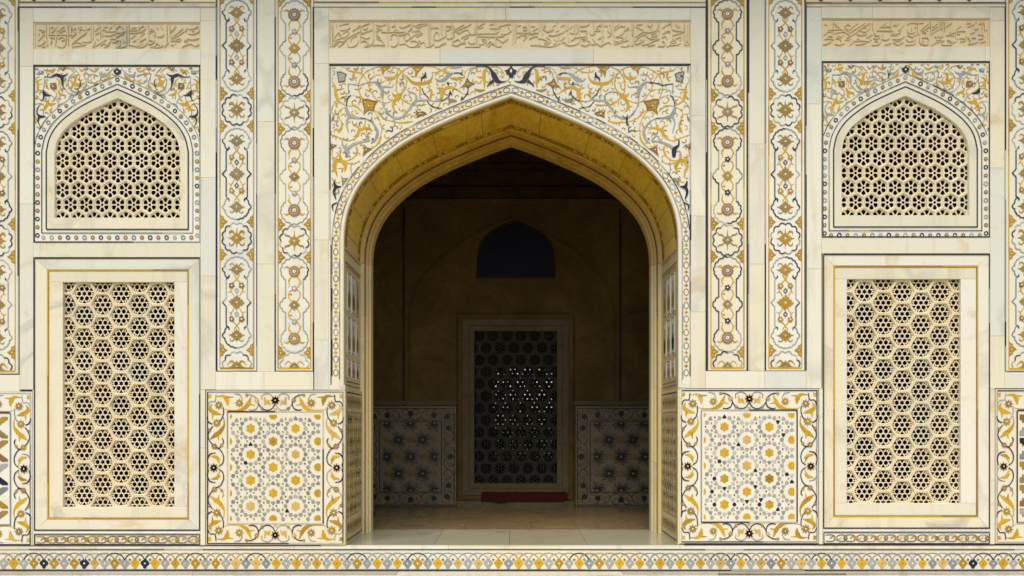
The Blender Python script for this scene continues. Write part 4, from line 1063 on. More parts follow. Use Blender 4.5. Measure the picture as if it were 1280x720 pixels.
def screen(ox0, oy0, ox1, oy1, l0, m0, l1, m1, a0, b0, a1, b1, c0, r0, dx, dy):
    t = thing('stone_screen', 'tall rectangular pierced marble screen of hexagon cells inside an ochre outlined frame', 'screen', (fx((ox0 + ox1) / 2), 0, fz(oy1)), 'tall rectangular screens')
    # mitred outer frame
    for poly in ([(ox0, oy0), (ox1, oy0), (l1, m0), (l0, m0)], [(ox1, oy0), (ox1, oy1), (l1, m1), (l1, m0)], [(ox0, oy1), (ox1, oy1), (l1, m1), (l0, m1)][::-1], [(ox0, oy0), (l0, m0), (l0, m1), (ox0, oy1)]):
        q = []
        cxm = sum(p[0] for p in poly) / 4; cym = sum(p[1] for p in poly) / 4
        for p in poly: q.append((p[0] + (.16 if p[0] < cxm else -.16), p[1] + (.16 if p[1] < cym else -.16)))
        link('frame', prism(q, [], front(.001), -.05, 0, 'marble', 'frame'), t)
    aged_lines(t, [(ox0 + .9, oy0 + .9), (ox1 - .9, oy0 + .9), (ox1 - .9, oy1 - .9), (ox0 + .9, oy1 - .9)], 1.4, ['navy', 'black', 'blue_grey'], [5, 4, 1], 40, 'border_line', .0008, True)
    aged_lines(t, [(l0 + .2, m0 + .2), (l1 - .2, m0 + .2), (l1 - .2, m1 - .2), (l0 + .2, m1 - .2)], 2.0, ['ochre', 'deep_ochre'], [4, 1.5], 40, 'ochre_line', .0008, True)
    # inner frame in four boards, bevelled towards the lattice
    e = 1.2
    for poly in ([(l0 + e, m0 + e), (l1 - e, m0 + e), (l1 - e, b0), (l0 + e, b0)], [(l0 + e, b1), (l1 - e, b1), (l1 - e, m1 - e), (l0 + e, m1 - e)], [(l0 + e, b0 + .15), (a0, b0 + .15), (a0, b1 - .15), (l0 + e, b1 - .15)], [(a1, b0 + .15), (l1 - e, b0 + .15), (l1 - e, b1 - .15), (a1, b1 - .15)]):
        xs_, ys_ = [p[0] for p in poly], [p[1] for p in poly]
        g = G(front(.005)); g.box(min(xs_), min(ys_), max(xs_), max(ys_), -.05, 0, 'marble', .5); g.build('inner_frame', t)
    R = dy / sqrt(3); sx = dx / (1.5 * R)
    me = pierced_cell('star%.1f' % dx, R, 0.0, sx, 1.0, 1.5, [[(x * 1.05 * R / 16.28, y * 1.05 * R / 16.28) for x, y in h] for h in holes_star()], 'marble_lattice', .013, .020, .7)
    i = 0
    while c0 + i * dx < a1 + dx * .8:
        x = c0 + i * dx; y = r0 - (dy / 2 if i % 2 else 0) - dy
        while y < b1 + dy * .62:
            if y > b0 - dy * .62: link('lattice_cell', me, t, (fx(x), .024, fz(y)))
            y += dy
        i += 1
    return t
screen(42.3, 322, 250.5, 663.5, 59.5, 337.2, 235.4, 648.6, 78, 352.6, 217.6, 634, 79.5 - 0.1, 380.4, 23.15, 28.2)
screen(1028.5, 317.4, 1237.5, 660.9, 1042.4, 332.6, 1222, 645.6, 1059, 348.8, 1201.4, 629.4, 1059.2, 377.7, 23.7, 27.9)

WH = crs([(0, 123), (13.5, 129), (36, 140), (54, 152), (66.5, 163.5), (74.5, 176.5), (78, 192)], 5)
A3 = Art()
A3.add(36, 78, 8.571, [
 (LF, N, [(160, 155), (230, 158), (290, 135), (340, 150), (385, 140), (418, 118)], [8, 8, 18, 34, 18, 4]), (LF, N, [(350, 150), (355, 200), (362, 260), (385, 290)], [34, 28, 11, 6]), (V, GR, [(385, 290), (420, 330), (475, 345)], 7),
 (LF, N, [(150, 300), (165, 340), (210, 355), (242, 350)], [10, 38, 16, 4]), (LF, N, [(160, 350), (145, 400), (118, 412)], [22, 9, 4]), (V, GR, [(160, 160), (160, 230), (150, 300)], 7),
 (LF, N, [(130, 440), (90, 490), (85, 545), (115, 580), (175, 580)], [5, 9, 11, 28, 7]), (LF, N, [(110, 580), (95, 630), (118, 690)], [24, 11, 5]),
 (V, GR, [(470, 120), (430, 155), (415, 210), (430, 270), (480, 310), (510, 340)], 7), (V, GR, [(600, 95), (588, 150), (610, 210), (600, 270), (560, 320), (510, 342), (450, 350)], 8), (V, GR, [(470, 60), (500, 90), (530, 118)], [12, 10, 5]),
 (V, GR, [(735, 150), (680, 130), (640, 140), (628, 190), (660, 222), (712, 215)], [20, 10, 8, 8, 8, 5]), (LF, GR, [(750, 100), (770, 142), (820, 140), (860, 105), (905, 60)], [8, 32, 18, 9, 5]), (LF, GR, [(770, 140), (758, 190)], [20, 6]), (V, N, [(520, 180), (545, 200), (540, 260), (512, 300)], [5, 8, 7, 5]),
 (LF, O, [(178, 118), (200, 90), (240, 95), (278, 66)], [6, 12, 30, 6]), (LF, O, [(240, 95), (246, 135)], [18, 4]), (LF, O, [(132, 178), (88, 205), (92, 265), (80, 330)], [5, 18, 22, 6]), (LF, O, [(90, 240), (142, 230)], [13, 4]),
 (LF, O, [(212, 395), (195, 440), (230, 452), (285, 438)], [4, 28, 28, 5]), (LF, O, [(195, 440), (160, 500), (105, 512)], [26, 24, 4]), (LF, O, [(150, 500), (150, 560), (180, 600)], [16, 8, 4]),
 (LF, O, [(425, 180), (480, 230), (540, 240), (598, 215)], [4, 28, 30, 6]), (LF, O, [(470, 230), (448, 285)], [20, 6]), (LF, O, [(500, 140), (482, 235)], [26, 14]), (V, O, [(440, 165), (490, 140), (545, 135)], 8),
 (LF, O, [(308, 295), (330, 340), (395, 352)], [10, 24, 5]), (LF, O, [(330, 330), (318, 405)], [18, 4]), (V, O, [(370, 58), (440, 70), (485, 115)], 9), (LF, O, [(640, 68), (700, 98), (745, 66)], [10, 18, 5]), (LF, O, [(800, 185), (850, 160), (872, 115)], [8, 24, 4]),
 (V, O, [(322, 185), (312, 262)], 7), (V, O, [(170, 210), (205, 290)], 8), (V, O, [(75, 370), (120, 400), (180, 420)], 7), (V, O, [(600, 235), (640, 265), (590, 300)], 7), (LF, O, [(240, 480), (225, 540)], [6, 22]), (LF, O, [(75, 690), (110, 700), (150, 680)], [14, 12, 4]),
 (LF, GR, [(300, 500), (310, 460), (350, 440), (370, 450)], [6, 14, 10, 4]), (FB, BR, [(225, 225), (290, 222), (295, 285), (250, 290), (225, 275)], None), (FB, BR, [(320, 55), (400, 55), (360, 92)], None), (FB, BR, [(500, 300), (545, 305), (510, 340)], None), (FB, 'deep_ochre', [(62, 350), (100, 360), (80, 395), (62, 400)], None), (FB, KH, [(580, 55), (640, 58), (605, 88)], None), (FB, 'blue_grey', [(92, 88), (155, 92), (150, 125), (100, 132)], None),
 (V, O, [(60, 320), (105, 300), (165, 310), (205, 340), (215, 390)], 7), (V, O, [(60, 450), (110, 440), (150, 460), (165, 500)], 7), (V, O, [(290, 170), (335, 230), (330, 300)], 7), (V, O, [(415, 215), (440, 300), (500, 320), (560, 300), (600, 240)], 7), (LF, O, [(570, 130), (620, 120), (660, 160)], [4, 16, 4]),
 (V, O, [(250, 300), (290, 330), (270, 400)], 7), (LF, O, [(270, 400), (240, 420)], [18, 4]), (LF, O, [(530, 60), (560, 90), (590, 70)], [4, 16, 4]), (V, O, [(690, 230), (740, 200), (800, 190)], 7), (LF, 'deep_ochre', [(700, 250), (735, 222)], [20, 4]), (LF, O, [(60, 560), (75, 610), (65, 660)], [5, 18, 4]), (V, O, [(110, 150), (75, 170), (70, 220)], 6),
 (V, GR, [(240, 360), (285, 390), (310, 440)], 7), (LF, GR, [(420, 380), (450, 350), (490, 340)], [4, 16, 6])])
def ring_rosette(col):
    def f(g): g.stroke([(2.2 * cos(2 * pi * k / 10), 2.2 * sin(2 * pi * k / 10)) for k in range(10)], 1.25, col, True, h=.004)
    return f
def disc_rosette(col):
    def f(g): g.disc(0, 0, 2.5, col, lobes=8, amp=.08, h=.004); g.disc(0, 0, .7, 'chalk', 6, h=.005)
    return f
def arched_window(cx, dy, x0, x1, y0, y1, ow):
    t = thing('arched_screen', 'pointed arch window with pierced honeycomb marble lattice and %s leaves in its corners' % ('grey' if cx > 600 else 'navy'), 'window', (fx(cx), 0, fz(y1)), 'arched lattice windows')
    k = ow / 78.0
    def half(off): 
        p = offset_pts([(cx - x * k, y + dy) for x, y in WH], -off); p[0] = (cx, 123 + dy - off * 1.09); return [q for q in p if q[0] <= cx + 1e-6]
    def arch_loop(off, bot, bx=None):
        l = half(off); l.append((l[-1][0], bot)); return l[::-1] + [(2 * cx - x, y) for x, y in l[1:]]
    op = arch_loop(0, 272.6 + dy)
    link('frame_slab', prism([(x0, y0), (x1, y0), (x1, y1), (x0, y1)], [op], front(.0006), -.03, 0, 'marble_inlay_ground', 'frame_slab'), t)
    link('inner_frame', prism(arch_loop(9.4, 286 + dy), [arch_loop(.5, 272.2 + dy)], front(.0006), 0.0, .0035, 'marble', 'inner_frame'), t)
    bot = 286.8 + dy; l = arch_loop(10.4, bot); aged_lines(t, l, 1.5, ['navy', 'black'], [3, 2], 14, 'arch_line', .0006, True)
    l = arch_loop(16.2, 291.4 + dy); aged_lines(t, l, 1.0, ['navy', 'blue_grey', 'khaki'], [5, 1, 1], 12, 'arch_line', .0006, True)
    l = [p for p in half(26.2) if p[0] > x0 + 1.2]; 
    aged_lines(t, l, .9, ['navy', 'grey', 'blue_grey'], [2, 3, 2], 9, 'arch_line', .0006); aged_lines(t, mirror(l, cx), .9, ['navy', 'grey', 'blue_grey'], [3, 3, 2], 9, 'arch_line', .0006)
    aged_lines(t, [(x0 + .7, y0), (x0 + .7, y1 - .7), (x1 - .7, y1 - .7), (x1 - .7, y0)], 1.3, ['navy', 'black', 'grey'], [5, 2, 1], 40, 'border_line', .0006)
    # rosettes round the opening
    xl = cx - ow - 21.4; xr = cx + ow + 21.4; yb = 297 + dy
    path = [(cx, yb)] + [(xl, yb)] + half(21.4)[::-1]
    acc = [0]
    for i in range(1, len(path)): acc.append(acc[-1] + hypot(path[i][0] - path[i - 1][0], path[i][1] - path[i - 1][1]))
    n = int(acc[-1] / 9.9); n -= n % 2
    for i in range(n + 1):
        s_ = acc[-1] * i / n; j = max(q for q in range(len(acc)) if acc[q] <= s_ + 1e-6); j = min(j, len(path) - 2)
        u = (s_ - acc[j]) / max(1e-6, acc[j + 1] - acc[j]); x = path[j][0] + (path[j + 1][0] - path[j][0]) * u; y = path[j][1] + (path[j + 1][1] - path[j][1]) * u
        for s in (1, -1):
            if s == -1 and i in (0, n): continue
            px = x if s == 1 else 2 * cx - x
            if i % 2 == 0:
                c = random.choice(['navy', 'navy', 'blue_grey', 'grey']); put('ring_rosette', 'ring_rosette|' + c, ring_rosette(c), px, y, t, d=.0006)
            else:
                c = random.choice(['olive', 'khaki', 'pink', 'olive', 'grey']); put('disc_rosette', 'disc_rosette|' + c, disc_rosette(c), px, y, t, d=.0006)
    for flip in (False, True): A3.build(t, ax=146.0, d=.0006, flip=flip, shift=(cx - 146.0, dy * .9), wk=1.3, swap={'navy': ('grey', .85 if cx > 600 else .0), 'grey': ('navy', .04)})
    def okw(x, y):
        xx = abs(x - cx)
        for p, q in zip(wl2[:-1], wl2[1:]):
            if cx - p[0] <= xx <= cx - q[0]: return y < p[1] + (q[1] - p[1]) * (xx - (cx - p[0])) / max(1e-6, p[0] - q[0])
        return y < wl2[-1][1]
    wl2 = half(28.0)
    P_ = art_points(A3, lambda p: (p[0] + cx - 146, p[1] + dy * .9)); P_ += mirror(P_, cx)
    sprigs(t, P_, (x0 + 1.6, y0 + 1.5, x1 - 1.6, y0 + 84, okw), 70, .0006, 8 + int(cx), 3.4, 3.2)
    g = G(front(.0006)); g.fill([(cx + a, 89.4 + dy * .9 + b) for a, b in ((0, -5), (2, -2), (5, -1.5), (4, 2), (1.5, 4), (0, 5), (-1.5, 4), (-4, 2), (-5, -1.5), (-2, -2))], 'navy'); g.disc(cx, 90 + dy * .9, 1.2, 'chalk', 6); g.build('flower_bud', t)
    dx, dyy = 19.85, 18.45; R = dx / sqrt(3); sy = dyy / (1.5 * R)
    me = pierced_cell('petal', R, pi / 6, 1.0, sy, 1.15, holes_petal(), 'marble_lattice', .008, .016, .8)
    y = 144.4 + dy - 2 * dyy; r = 0
    def inside_open(x, y):
        ax_ = abs(x - cx)
        lim = 78 * k
        for (wx, wy), (wx2, wy2) in zip(WH[:-1], WH[1:]):
            if wy + dy <= y <= wy2 + dy: lim = (wx + (wx2 - wx) * (y - wy - dy) / max(1e-6, wy2 - wy)) * k; break
        if y < 123 + dy: return ax_ < 12 and y > 108 + dy
        return ax_ < lim + 13
    while y < 272 + dy + 9:
        for i in range(-6, 7):
            x = cx - 1.0 + i * dx + (dx / 2 if r % 2 else 0)
            if inside_open(x, y) or inside_open(x, y + 10): link('lattice_cell', me, t, (fx(x), .016, fz(y)))
        y += dyy; r += 1
    return t
arched_window(146.8, 0, 42.4, 250.4, 83.4, 303.2, 78.5)
arched_window(1131.6, -3.0, 1027.6, 1237.2, 78.6, 296.8, 79.5)
# ------------------------------------------------------------------ carved calligraphy panels
def rows(txt):
    out = []
    for r in txt.strip().split('/'):
        r = r.split()
        if r: out.append([tuple(float(q) for q in p.split(',')) for p in r])
    return out
C1 = """95,110 100,230 105,330 95,395/120,90 120,240 115,330/165,90 165,150/110,390 180,330 260,330 320,280 440,215 470,205/130,330 180,300 240,270 190,210 140,280 160,310/
190,240 260,280 330,210 290,190 250,225/200,120 260,100 330,90/210,180 280,175 340,150 330,130/110,400 190,350/190,400 270,345/300,320 320,390 370,405 440,360 450,310/370,190 440,150 470,120/
350,330 370,280 440,250/475,110 478,250 480,340/490,130 560,100 610,90/490,190 520,220 560,200 600,190 640,170/510,140 545,170 580,140/490,260 560,290 610,270/500,340 540,320 590,360 540,400 600,385 655,350/
655,85 658,220 655,330/690,190 740,270 800,375/690,110 760,120 820,100/700,150 760,165 700,190/690,250 730,260 700,290 760,310/640,385 700,375 790,380 810,370/840,90 842,250 850,390/760,205 860,205 1000,207 1100,205/
870,100 860,180 830,190/900,140 940,120/920,190 945,180/880,260 930,230 980,250/880,300 900,290/890,390 940,395 985,340 980,260/945,90 950,200/1000,130 1050,145 1110,120 1150,100/990,250 1060,230 1130,190 1160,140/
1060,260 1110,215 1150,260 1100,320 1060,270/1170,85 1172,210/1190,200 1240,190 1280,170/1000,370 1080,360 1130,395 1200,400 1275,350/1150,300 1190,250 1250,230/1150,330 1210,320 1260,350/1190,110 1250,150"""
C2 = """0,120 60,95 140,95/20,150 80,120 150,100/0,180 60,200 30,230 90,220/0,270 80,230/165,90 165,250 170,370/190,90 190,260 185,370/200,150 300,145/230,270 270,200 310,240/340,95 345,240/395,95 400,230/
230,300 290,310 360,280 400,250/10,400 50,380 60,330 30,320/60,350 110,340 140,400 210,380 240,350/250,400 300,400 340,370 400,350/410,130 470,120/410,190 470,150/405,290 450,290 490,270/485,85 490,250 480,380/510,130 510,270/
520,170 590,130 640,100/520,190 600,160 690,120 740,90/560,230 620,190 700,170/540,210 600,215/620,140 650,130/700,200 740,235 790,220 780,140/600,290 660,250 720,240/640,300 700,270/490,370 540,385 620,350 660,360/
690,330 740,360 790,350/500,330 560,300 590,330/805,85 805,240 810,370/820,140 880,100 920,90/830,160 900,140/980,110 1040,95/980,155 1060,155 1130,150/820,230 920,222 1060,220 1110,190/820,265 930,265 1060,268 1180,260/
1062,85 1065,230 1060,390/840,370 900,360 940,310 870,300/880,330 920,330/930,390 990,330 1030,380/960,410 1020,350 1080,400 1140,390/1070,280 1110,310 1150,340/1130,230 1200,230 1260,190 1230,130/1100,130 1180,110 1260,95/1150,350 1230,290/650,405 760,405 860,400"""
C3 = """70,90 72,220 65,370/105,90 105,240 100,350/0,110 40,95/0,210 50,190/120,130 170,110/200,140 240,130 250,170 210,180 200,150/285,90 290,200/120,215 200,215 300,217 410,215/330,190 400,150/310,130 360,130/120,280 190,240 240,230/
200,320 250,260 210,250/300,240 330,225 350,245/280,295 340,270 400,260/420,90 425,190/455,90 460,250/490,110 480,170 540,200 610,170/500,95 495,190/520,205 580,190/540,250 600,250 680,230 750,200/600,130 640,110/700,130 750,110/
640,200 680,180/620,300 650,330 600,380/300,380 400,380 470,390/400,290 470,300 530,330 480,360/510,270 570,320 500,380 430,390/480,395 560,400 640,380 700,350/680,260 670,330/700,320 760,270/720,350 760,340 800,380/765,85 765,200/
805,100 805,250 815,340/820,160 860,120/830,210 880,220 890,100/920,100 930,180 900,240/760,370 830,380 900,370 950,340/955,85 955,210 960,330/840,320 900,290/970,130 1050,120 1090,90/975,190 1050,190 1040,240/880,280 970,270 1060,270/
980,300 1050,290 1000,330/970,370 1040,385 1100,340 1060,320/1090,200 1110,240 1170,220/1145,85 1148,230/1160,190 1230,180 1180,150/1110,370 1170,360 1130,290/1180,350 1240,390 1280,370/1265,85 1262,240 1265,330/1190,130 1240,110/1200,300 1250,280"""
C4 = """0,130 20,120/40,100 40,240 35,330/60,120 110,130/100,180 150,240 100,270/150,120 155,220/0,380 60,360 120,340 150,370/180,90 185,240 185,370/200,140 250,100/190,180 260,130 290,110/260,130 340,130/210,270 290,240 340,170 390,150/
340,180 400,170/200,330 260,330 320,290 260,270 230,290/200,370 280,340 380,310/280,390 340,400 400,370/360,220 350,290/430,100 430,250/455,110 450,240 470,370/480,130 540,160 590,190 530,230 480,270/490,110 570,100/
420,390 450,380/470,330 520,270 600,230/480,370 550,340 590,310/540,310 560,330/600,210 680,205 760,170 770,100/640,110 670,130 700,90/690,150 690,185/600,230 650,280 700,300 790,290/560,380 640,360 720,320 800,300/690,240 760,210/
690,270 770,250/790,90 795,220/830,150 900,110 950,90/840,230 890,200 940,210 870,190/830,280 880,260 900,310/830,330 870,340 850,390 780,390/955,85 955,140/960,170 1040,190 1110,190 1120,150/970,250 1060,220 1140,190/
1010,110 1060,140 1060,100/940,340 1000,300 1080,270 1070,320/970,290 1020,330 960,360/950,380 1040,370 1080,350/1135,90 1135,260 1130,380/1170,110 1175,250 1175,330/1150,330 1190,345 1170,380 1140,370/890,400 960,370/640,390 740,370"""
D1 = """110,160 190,180 150,210/100,240 120,230/100,330 150,270 200,230/80,390 130,390 180,360 200,330/150,420 210,410/215,100 215,250 230,400/265,110 260,240/290,210 340,170 320,120 290,150/330,140 350,150/370,110 368,250 350,400/245,240 370,238 500,238 620,240/
390,190 480,120/400,210 500,170/270,280 330,280 340,310/280,380 300,320/390,300 450,270 500,300 440,330/380,400 450,430 500,370 515,250/525,110 530,220/540,100 540,400/580,110 585,200/590,120 630,190 650,220 580,280/590,160 650,150/
680,150 730,120/700,210 720,150 800,200 690,290 590,380/790,130 820,160 860,140/590,420 680,400 790,380 720,360 620,350/740,340 800,345 870,330 860,260/865,100 870,330/905,110 900,300/930,190 1000,120/930,240 1000,200/950,300 980,310/
890,410 930,350 920,320/890,420 990,370 1090,310/1005,110 1010,300/1030,180 1060,160 1100,180/1070,190 1160,190 1240,190/1050,140 1110,120/1130,160 1180,120/1060,250 1150,250 1230,230/1010,400 1060,360 1110,380 1160,330/1060,430 1140,380/1150,300 1230,300/1180,350 1250,350/1040,220 1040,280"""
D2 = """0,160 60,110 110,160/0,210 80,210 150,190/0,280 70,240 120,230/0,330 60,320 50,370/20,420 60,390 40,340/100,300 110,370/0,440 80,435 150,400/155,130 155,300 160,390/185,90 190,250 190,390/220,150 290,130 280,160/200,180 330,180/
330,110 335,200/200,210 300,210 400,190/210,300 290,240/340,150 400,110 430,150 380,190 420,210/350,270 420,210/240,340 300,320/330,350 440,290/340,340 360,390 300,400/200,390 280,400 350,430 430,390 460,350/470,90 475,240 480,330/
490,190 560,190/500,150 550,170/590,130 620,160/580,210 560,270/600,270 680,260 700,230/650,100 690,160/480,320 560,330 520,370 470,380/500,420 570,400 600,350/600,370 640,390/560,430 640,420 690,390/740,90 745,230 740,370 700,430/
785,90 790,260/800,190 880,120/800,210 850,150/800,290 880,230 980,150/820,300 900,250 1000,190/790,330 860,320 940,290 930,330 860,330/800,390 840,390/700,420 770,350/1060,160 1130,150 1200,120/1100,190 1140,180/1050,220 1120,230 1210,190 1190,130/
990,340 1050,300 1020,350/1060,300 1130,310 1210,290/960,420 1040,380 1120,370/1090,350 1150,400 1210,380/1010,200 1040,140"""
E1 = """110,130 150,150/240,100 245,290/240,110 330,190 400,240 480,300/160,215 250,210 340,205/400,180 450,210 490,170 450,130 410,160/260,260 340,245 400,240/430,240 520,170 600,110/440,270 560,200 700,110/500,300 620,210 770,110/620,220 690,240 760,190 770,140/
690,180 720,190/100,290 160,240 220,240/110,350 180,340 240,350 200,300 150,320/300,310 360,320/270,340 330,340 350,390/410,360 470,350 490,310 430,330/580,280 640,290 720,270 700,240/720,330 800,280/530,380 640,370 760,380 770,330/580,345 620,345/
90,430 150,410 210,380/260,420 330,430 400,400/480,430 540,380/560,430 640,420 720,400/810,110 810,220/800,440 880,430 930,390/920,170 1010,165 1080,170/870,225 980,225 1110,230/830,260 860,300 910,290/820,340 880,340 920,310/840,380 890,380/
940,350 1000,360 1060,340/960,280 960,320/1075,100 1080,290/950,150 1010,110/1110,150 1170,150/1100,270 1170,270 1230,210/1090,290 1180,290/1100,350 1190,350 1280,310/1110,400 1180,430 1260,390/1130,390 1230,360/990,430 1080,410/1180,230 1240,180"""
E2 = """50,140 110,110 200,115 300,110/60,200 70,250 130,260 180,230/120,190 125,240/170,170 190,190/60,290 120,310 190,280/40,350 80,380 150,370 180,340/100,320 150,320/30,430 120,430 190,400/210,100 215,300/250,220 370,120/270,240 390,160/280,260 330,250 320,280/
240,330 250,410 340,430 370,380 350,330 270,330/280,380 300,380/400,90 405,290/420,180 500,120/420,220 510,160/410,270 520,200/540,100 545,210/570,100 575,220/600,100 605,230/620,170 710,110/460,310 490,330/480,370 560,360/400,450 470,400 600,370/
510,310 550,330/620,300 690,270 760,260/640,290 740,300/680,250 720,270/640,360 690,390 700,430 600,440 560,420/650,380 660,400/720,400 770,370 760,290/780,200 850,150/770,240 850,230 910,240/780,270 830,280/820,340 900,340/830,390 910,370/
930,120 980,120/940,170 1040,130/980,270 1040,240/950,420 1020,410 1090,380/940,330 980,390/1100,130 1150,130 1150,250/1120,110 1180,110/1180,130 1190,240/1090,280 1180,300/1100,350 1170,340/1120,400 1200,380/1040,210 1100,190/1000,330 1060,330"""
def inscription(x0, y0, x1, y1, crops, label):
    t = thing('calligraphy_panel', label, 'inscription', (fx((x0 + x1) / 2), 0, fz(y1)))
    D = .016
    cuts = [x0 - 1, x1 + 1] if x0 > 100 else [x0 - 1, 143, 161.5, x1 + 1]
    for i in range(len(cuts) - 1): slab(t, cuts[i], y0 - 1, cuts[i + 1], y1 + 1, 'marble_grey' if i == 1 else 'marble_tan', d=D, gap=0.02, thick=.03, name='carved_ground')
    e = [(x0 + .1, y0 + .1), (x1 - .1, y0 + .1), (x1 - .1, y1 - .1), (x0 + .1, y1 - .1)]
    for a, b in zip(e, e[1:] + e[:1]):                     # splayed edge of the recess
        g = G(front(D)); g.stroke([a, b], 2.6, 'marble_tan', relief=.006, h=0.0002 + tick()); g.build('edge_moulding', t)
    for txt, ox, oy, k in crops:
        for pts in rows(txt):
            q = [(ox + x / k, oy + y / k) for x, y in pts]
            q = [(min(x1 - 2, max(x0 + 2, x)), min(y1 - 2.6, max(y0 + 2, y))) for x, y in q]
            if max(abs(q[0][0] - q[-1][0]), abs(q[0][1] - q[-1][1])) < .3: continue
            g = G(front(D)); tall = abs(q[0][1] - q[-1][1]) > 9
            w = [1.5, 1.9, 1.7, 1.3] if tall else [1.0, 1.9, 2.0, 1.6, .9]
            g.sp(q, [a * .70 for a in w], 'marble_grey' if (x0 < 100 and 142 < sum(p[0] for p in q) / len(q) < 162) else 'marble_tan', n=5, h=.0002 + tick(), relief=.011); g.build('letter', t)
            if random.random() < .12:
                g = G(front(D)); mx, my = q[len(q) // 2]; g.stroke([(mx + 1.5, my - 2.6), (mx + 2.8, my - 1.6)], 1.5, 'marble_tan', relief=.008, h=.0002 + tick()); g.build('letter_dot', t)
    return t
k1 = 1280 / 120.; k2 = 1280 / 110.
inscription(411.2, 25.2, 863.2, 60.6, [(C1, 405, 20, k1), (C2, 520, 20, k1), (C3, 635, 20, k1), (C4, 750, 20, k1)], 'long carved calligraphy panel over the spandrels of the big arch')
inscription(42, 27.8, 250.2, 61.2, [(D1, 38, 22, k2), (D2, 144, 22, k2)], 'short carved calligraphy panel with a grey vertical band, above an arched window')
inscription(1027.2, 23, 1237.2, 58.4, [(E1, 1022, 18, k2), (E2, 1130, 18, k2)], 'short carved calligraphy panel with long crossing diagonals, above an arched window')
# ------------------------------------------------------------------ inside the portal: hall, back wall, chamber beyond
YB_ = 3.40; KB = S * DIST / (DIST + YB_)                     # pixels per metre on the back wall
def bx_(px): return (px - 640) / KB
def bz(py): return EYE + (530 - py) / KB
def back(d=0.0): return lambda u, v, h=0.0: (bx_(u), YB_ + d - h, bz(v))
HX = 2.3
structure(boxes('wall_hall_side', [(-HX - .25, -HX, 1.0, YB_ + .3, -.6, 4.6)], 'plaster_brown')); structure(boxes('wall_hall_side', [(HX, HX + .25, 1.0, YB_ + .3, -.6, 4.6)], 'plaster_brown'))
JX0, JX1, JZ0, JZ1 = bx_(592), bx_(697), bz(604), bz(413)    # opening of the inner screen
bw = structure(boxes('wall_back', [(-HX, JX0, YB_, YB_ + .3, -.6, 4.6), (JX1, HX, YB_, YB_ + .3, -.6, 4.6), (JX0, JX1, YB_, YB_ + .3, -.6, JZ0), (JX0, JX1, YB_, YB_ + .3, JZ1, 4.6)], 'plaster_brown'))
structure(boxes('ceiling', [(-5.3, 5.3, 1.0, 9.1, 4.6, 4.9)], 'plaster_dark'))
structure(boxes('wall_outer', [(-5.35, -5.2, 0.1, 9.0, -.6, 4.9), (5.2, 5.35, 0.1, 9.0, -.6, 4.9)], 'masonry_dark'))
# far wall with one opening towards the light
fx0, fx1, fz0, fz1 = -.33, .73, .36, 2.0
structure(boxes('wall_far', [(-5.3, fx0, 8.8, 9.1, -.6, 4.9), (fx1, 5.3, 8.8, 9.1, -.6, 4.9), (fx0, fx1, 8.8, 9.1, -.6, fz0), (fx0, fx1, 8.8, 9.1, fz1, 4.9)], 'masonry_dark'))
# painted cornice round the top of the back wall
for k, (za, zb, dd, mat) in enumerate(((bz(258), bz(250), .05, 'plaster_brown'), (bz(249), bz(236), .09, 'plaster_dark'), (bz(235), bz(215), .06, 'plaster_dark'), (bz(214), bz(208), .12, 'plaster_dark'), (bz(207), bz(178), .16, 'plaster_dark'), (bz(177), bz(140), .24, 'plaster_dark'))):
    boxes('cornice', [(-HX, HX, YB_ - dd, YB_ - .001, za, zb)], mat, bw)
# blind arch and wall ribs
g = G(back(0)); arc = crs([(513, 508), (513, 400), (515, 378), (526, 352), (548, 326), (578, 303), (612, 284), (640, 273)], 6)
for a in (arc, [(1280 - x, y) for x, y in arc]): g.stroke(a, 2.6, 'plaster_brown', relief=.022, h=.001)
g.build('blind_arch_moulding', bw)
for x in (505, 775): boxes('wall_rib', [(bx_(x) - .012, bx_(x) + .012, YB_ - .016, YB_ - .001, bz(508), bz(262))], 'plaster_dark', bw)
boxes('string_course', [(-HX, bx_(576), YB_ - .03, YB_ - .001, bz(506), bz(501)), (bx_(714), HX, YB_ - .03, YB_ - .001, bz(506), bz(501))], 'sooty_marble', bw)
# high dark window
dw = thing('blind_window', 'dark pointed window high on the inner wall above the inner screen', 'window', (0, YB_, bz(348)))
pw = crs([(646, 275), (628, 281), (612, 291), (600, 305), (596, 322)], 5) + [(596, 348)]
poly = pw + [(694, 348), (694, 322)] + crs([(694, 322), (690, 305), (678, 291), (662, 281), (646, 275)], 5)[1:-1]
link('pane', prism(poly, [], back(-.008), -.004, 0, 'dark_glass', 'pane'), dw)
g = G(back(0)); g.stroke(offset_pts(poly, 1.2, True), 2.2, 'plaster_dark', True, h=.0095, relief=.012); g.build('frame', dw)
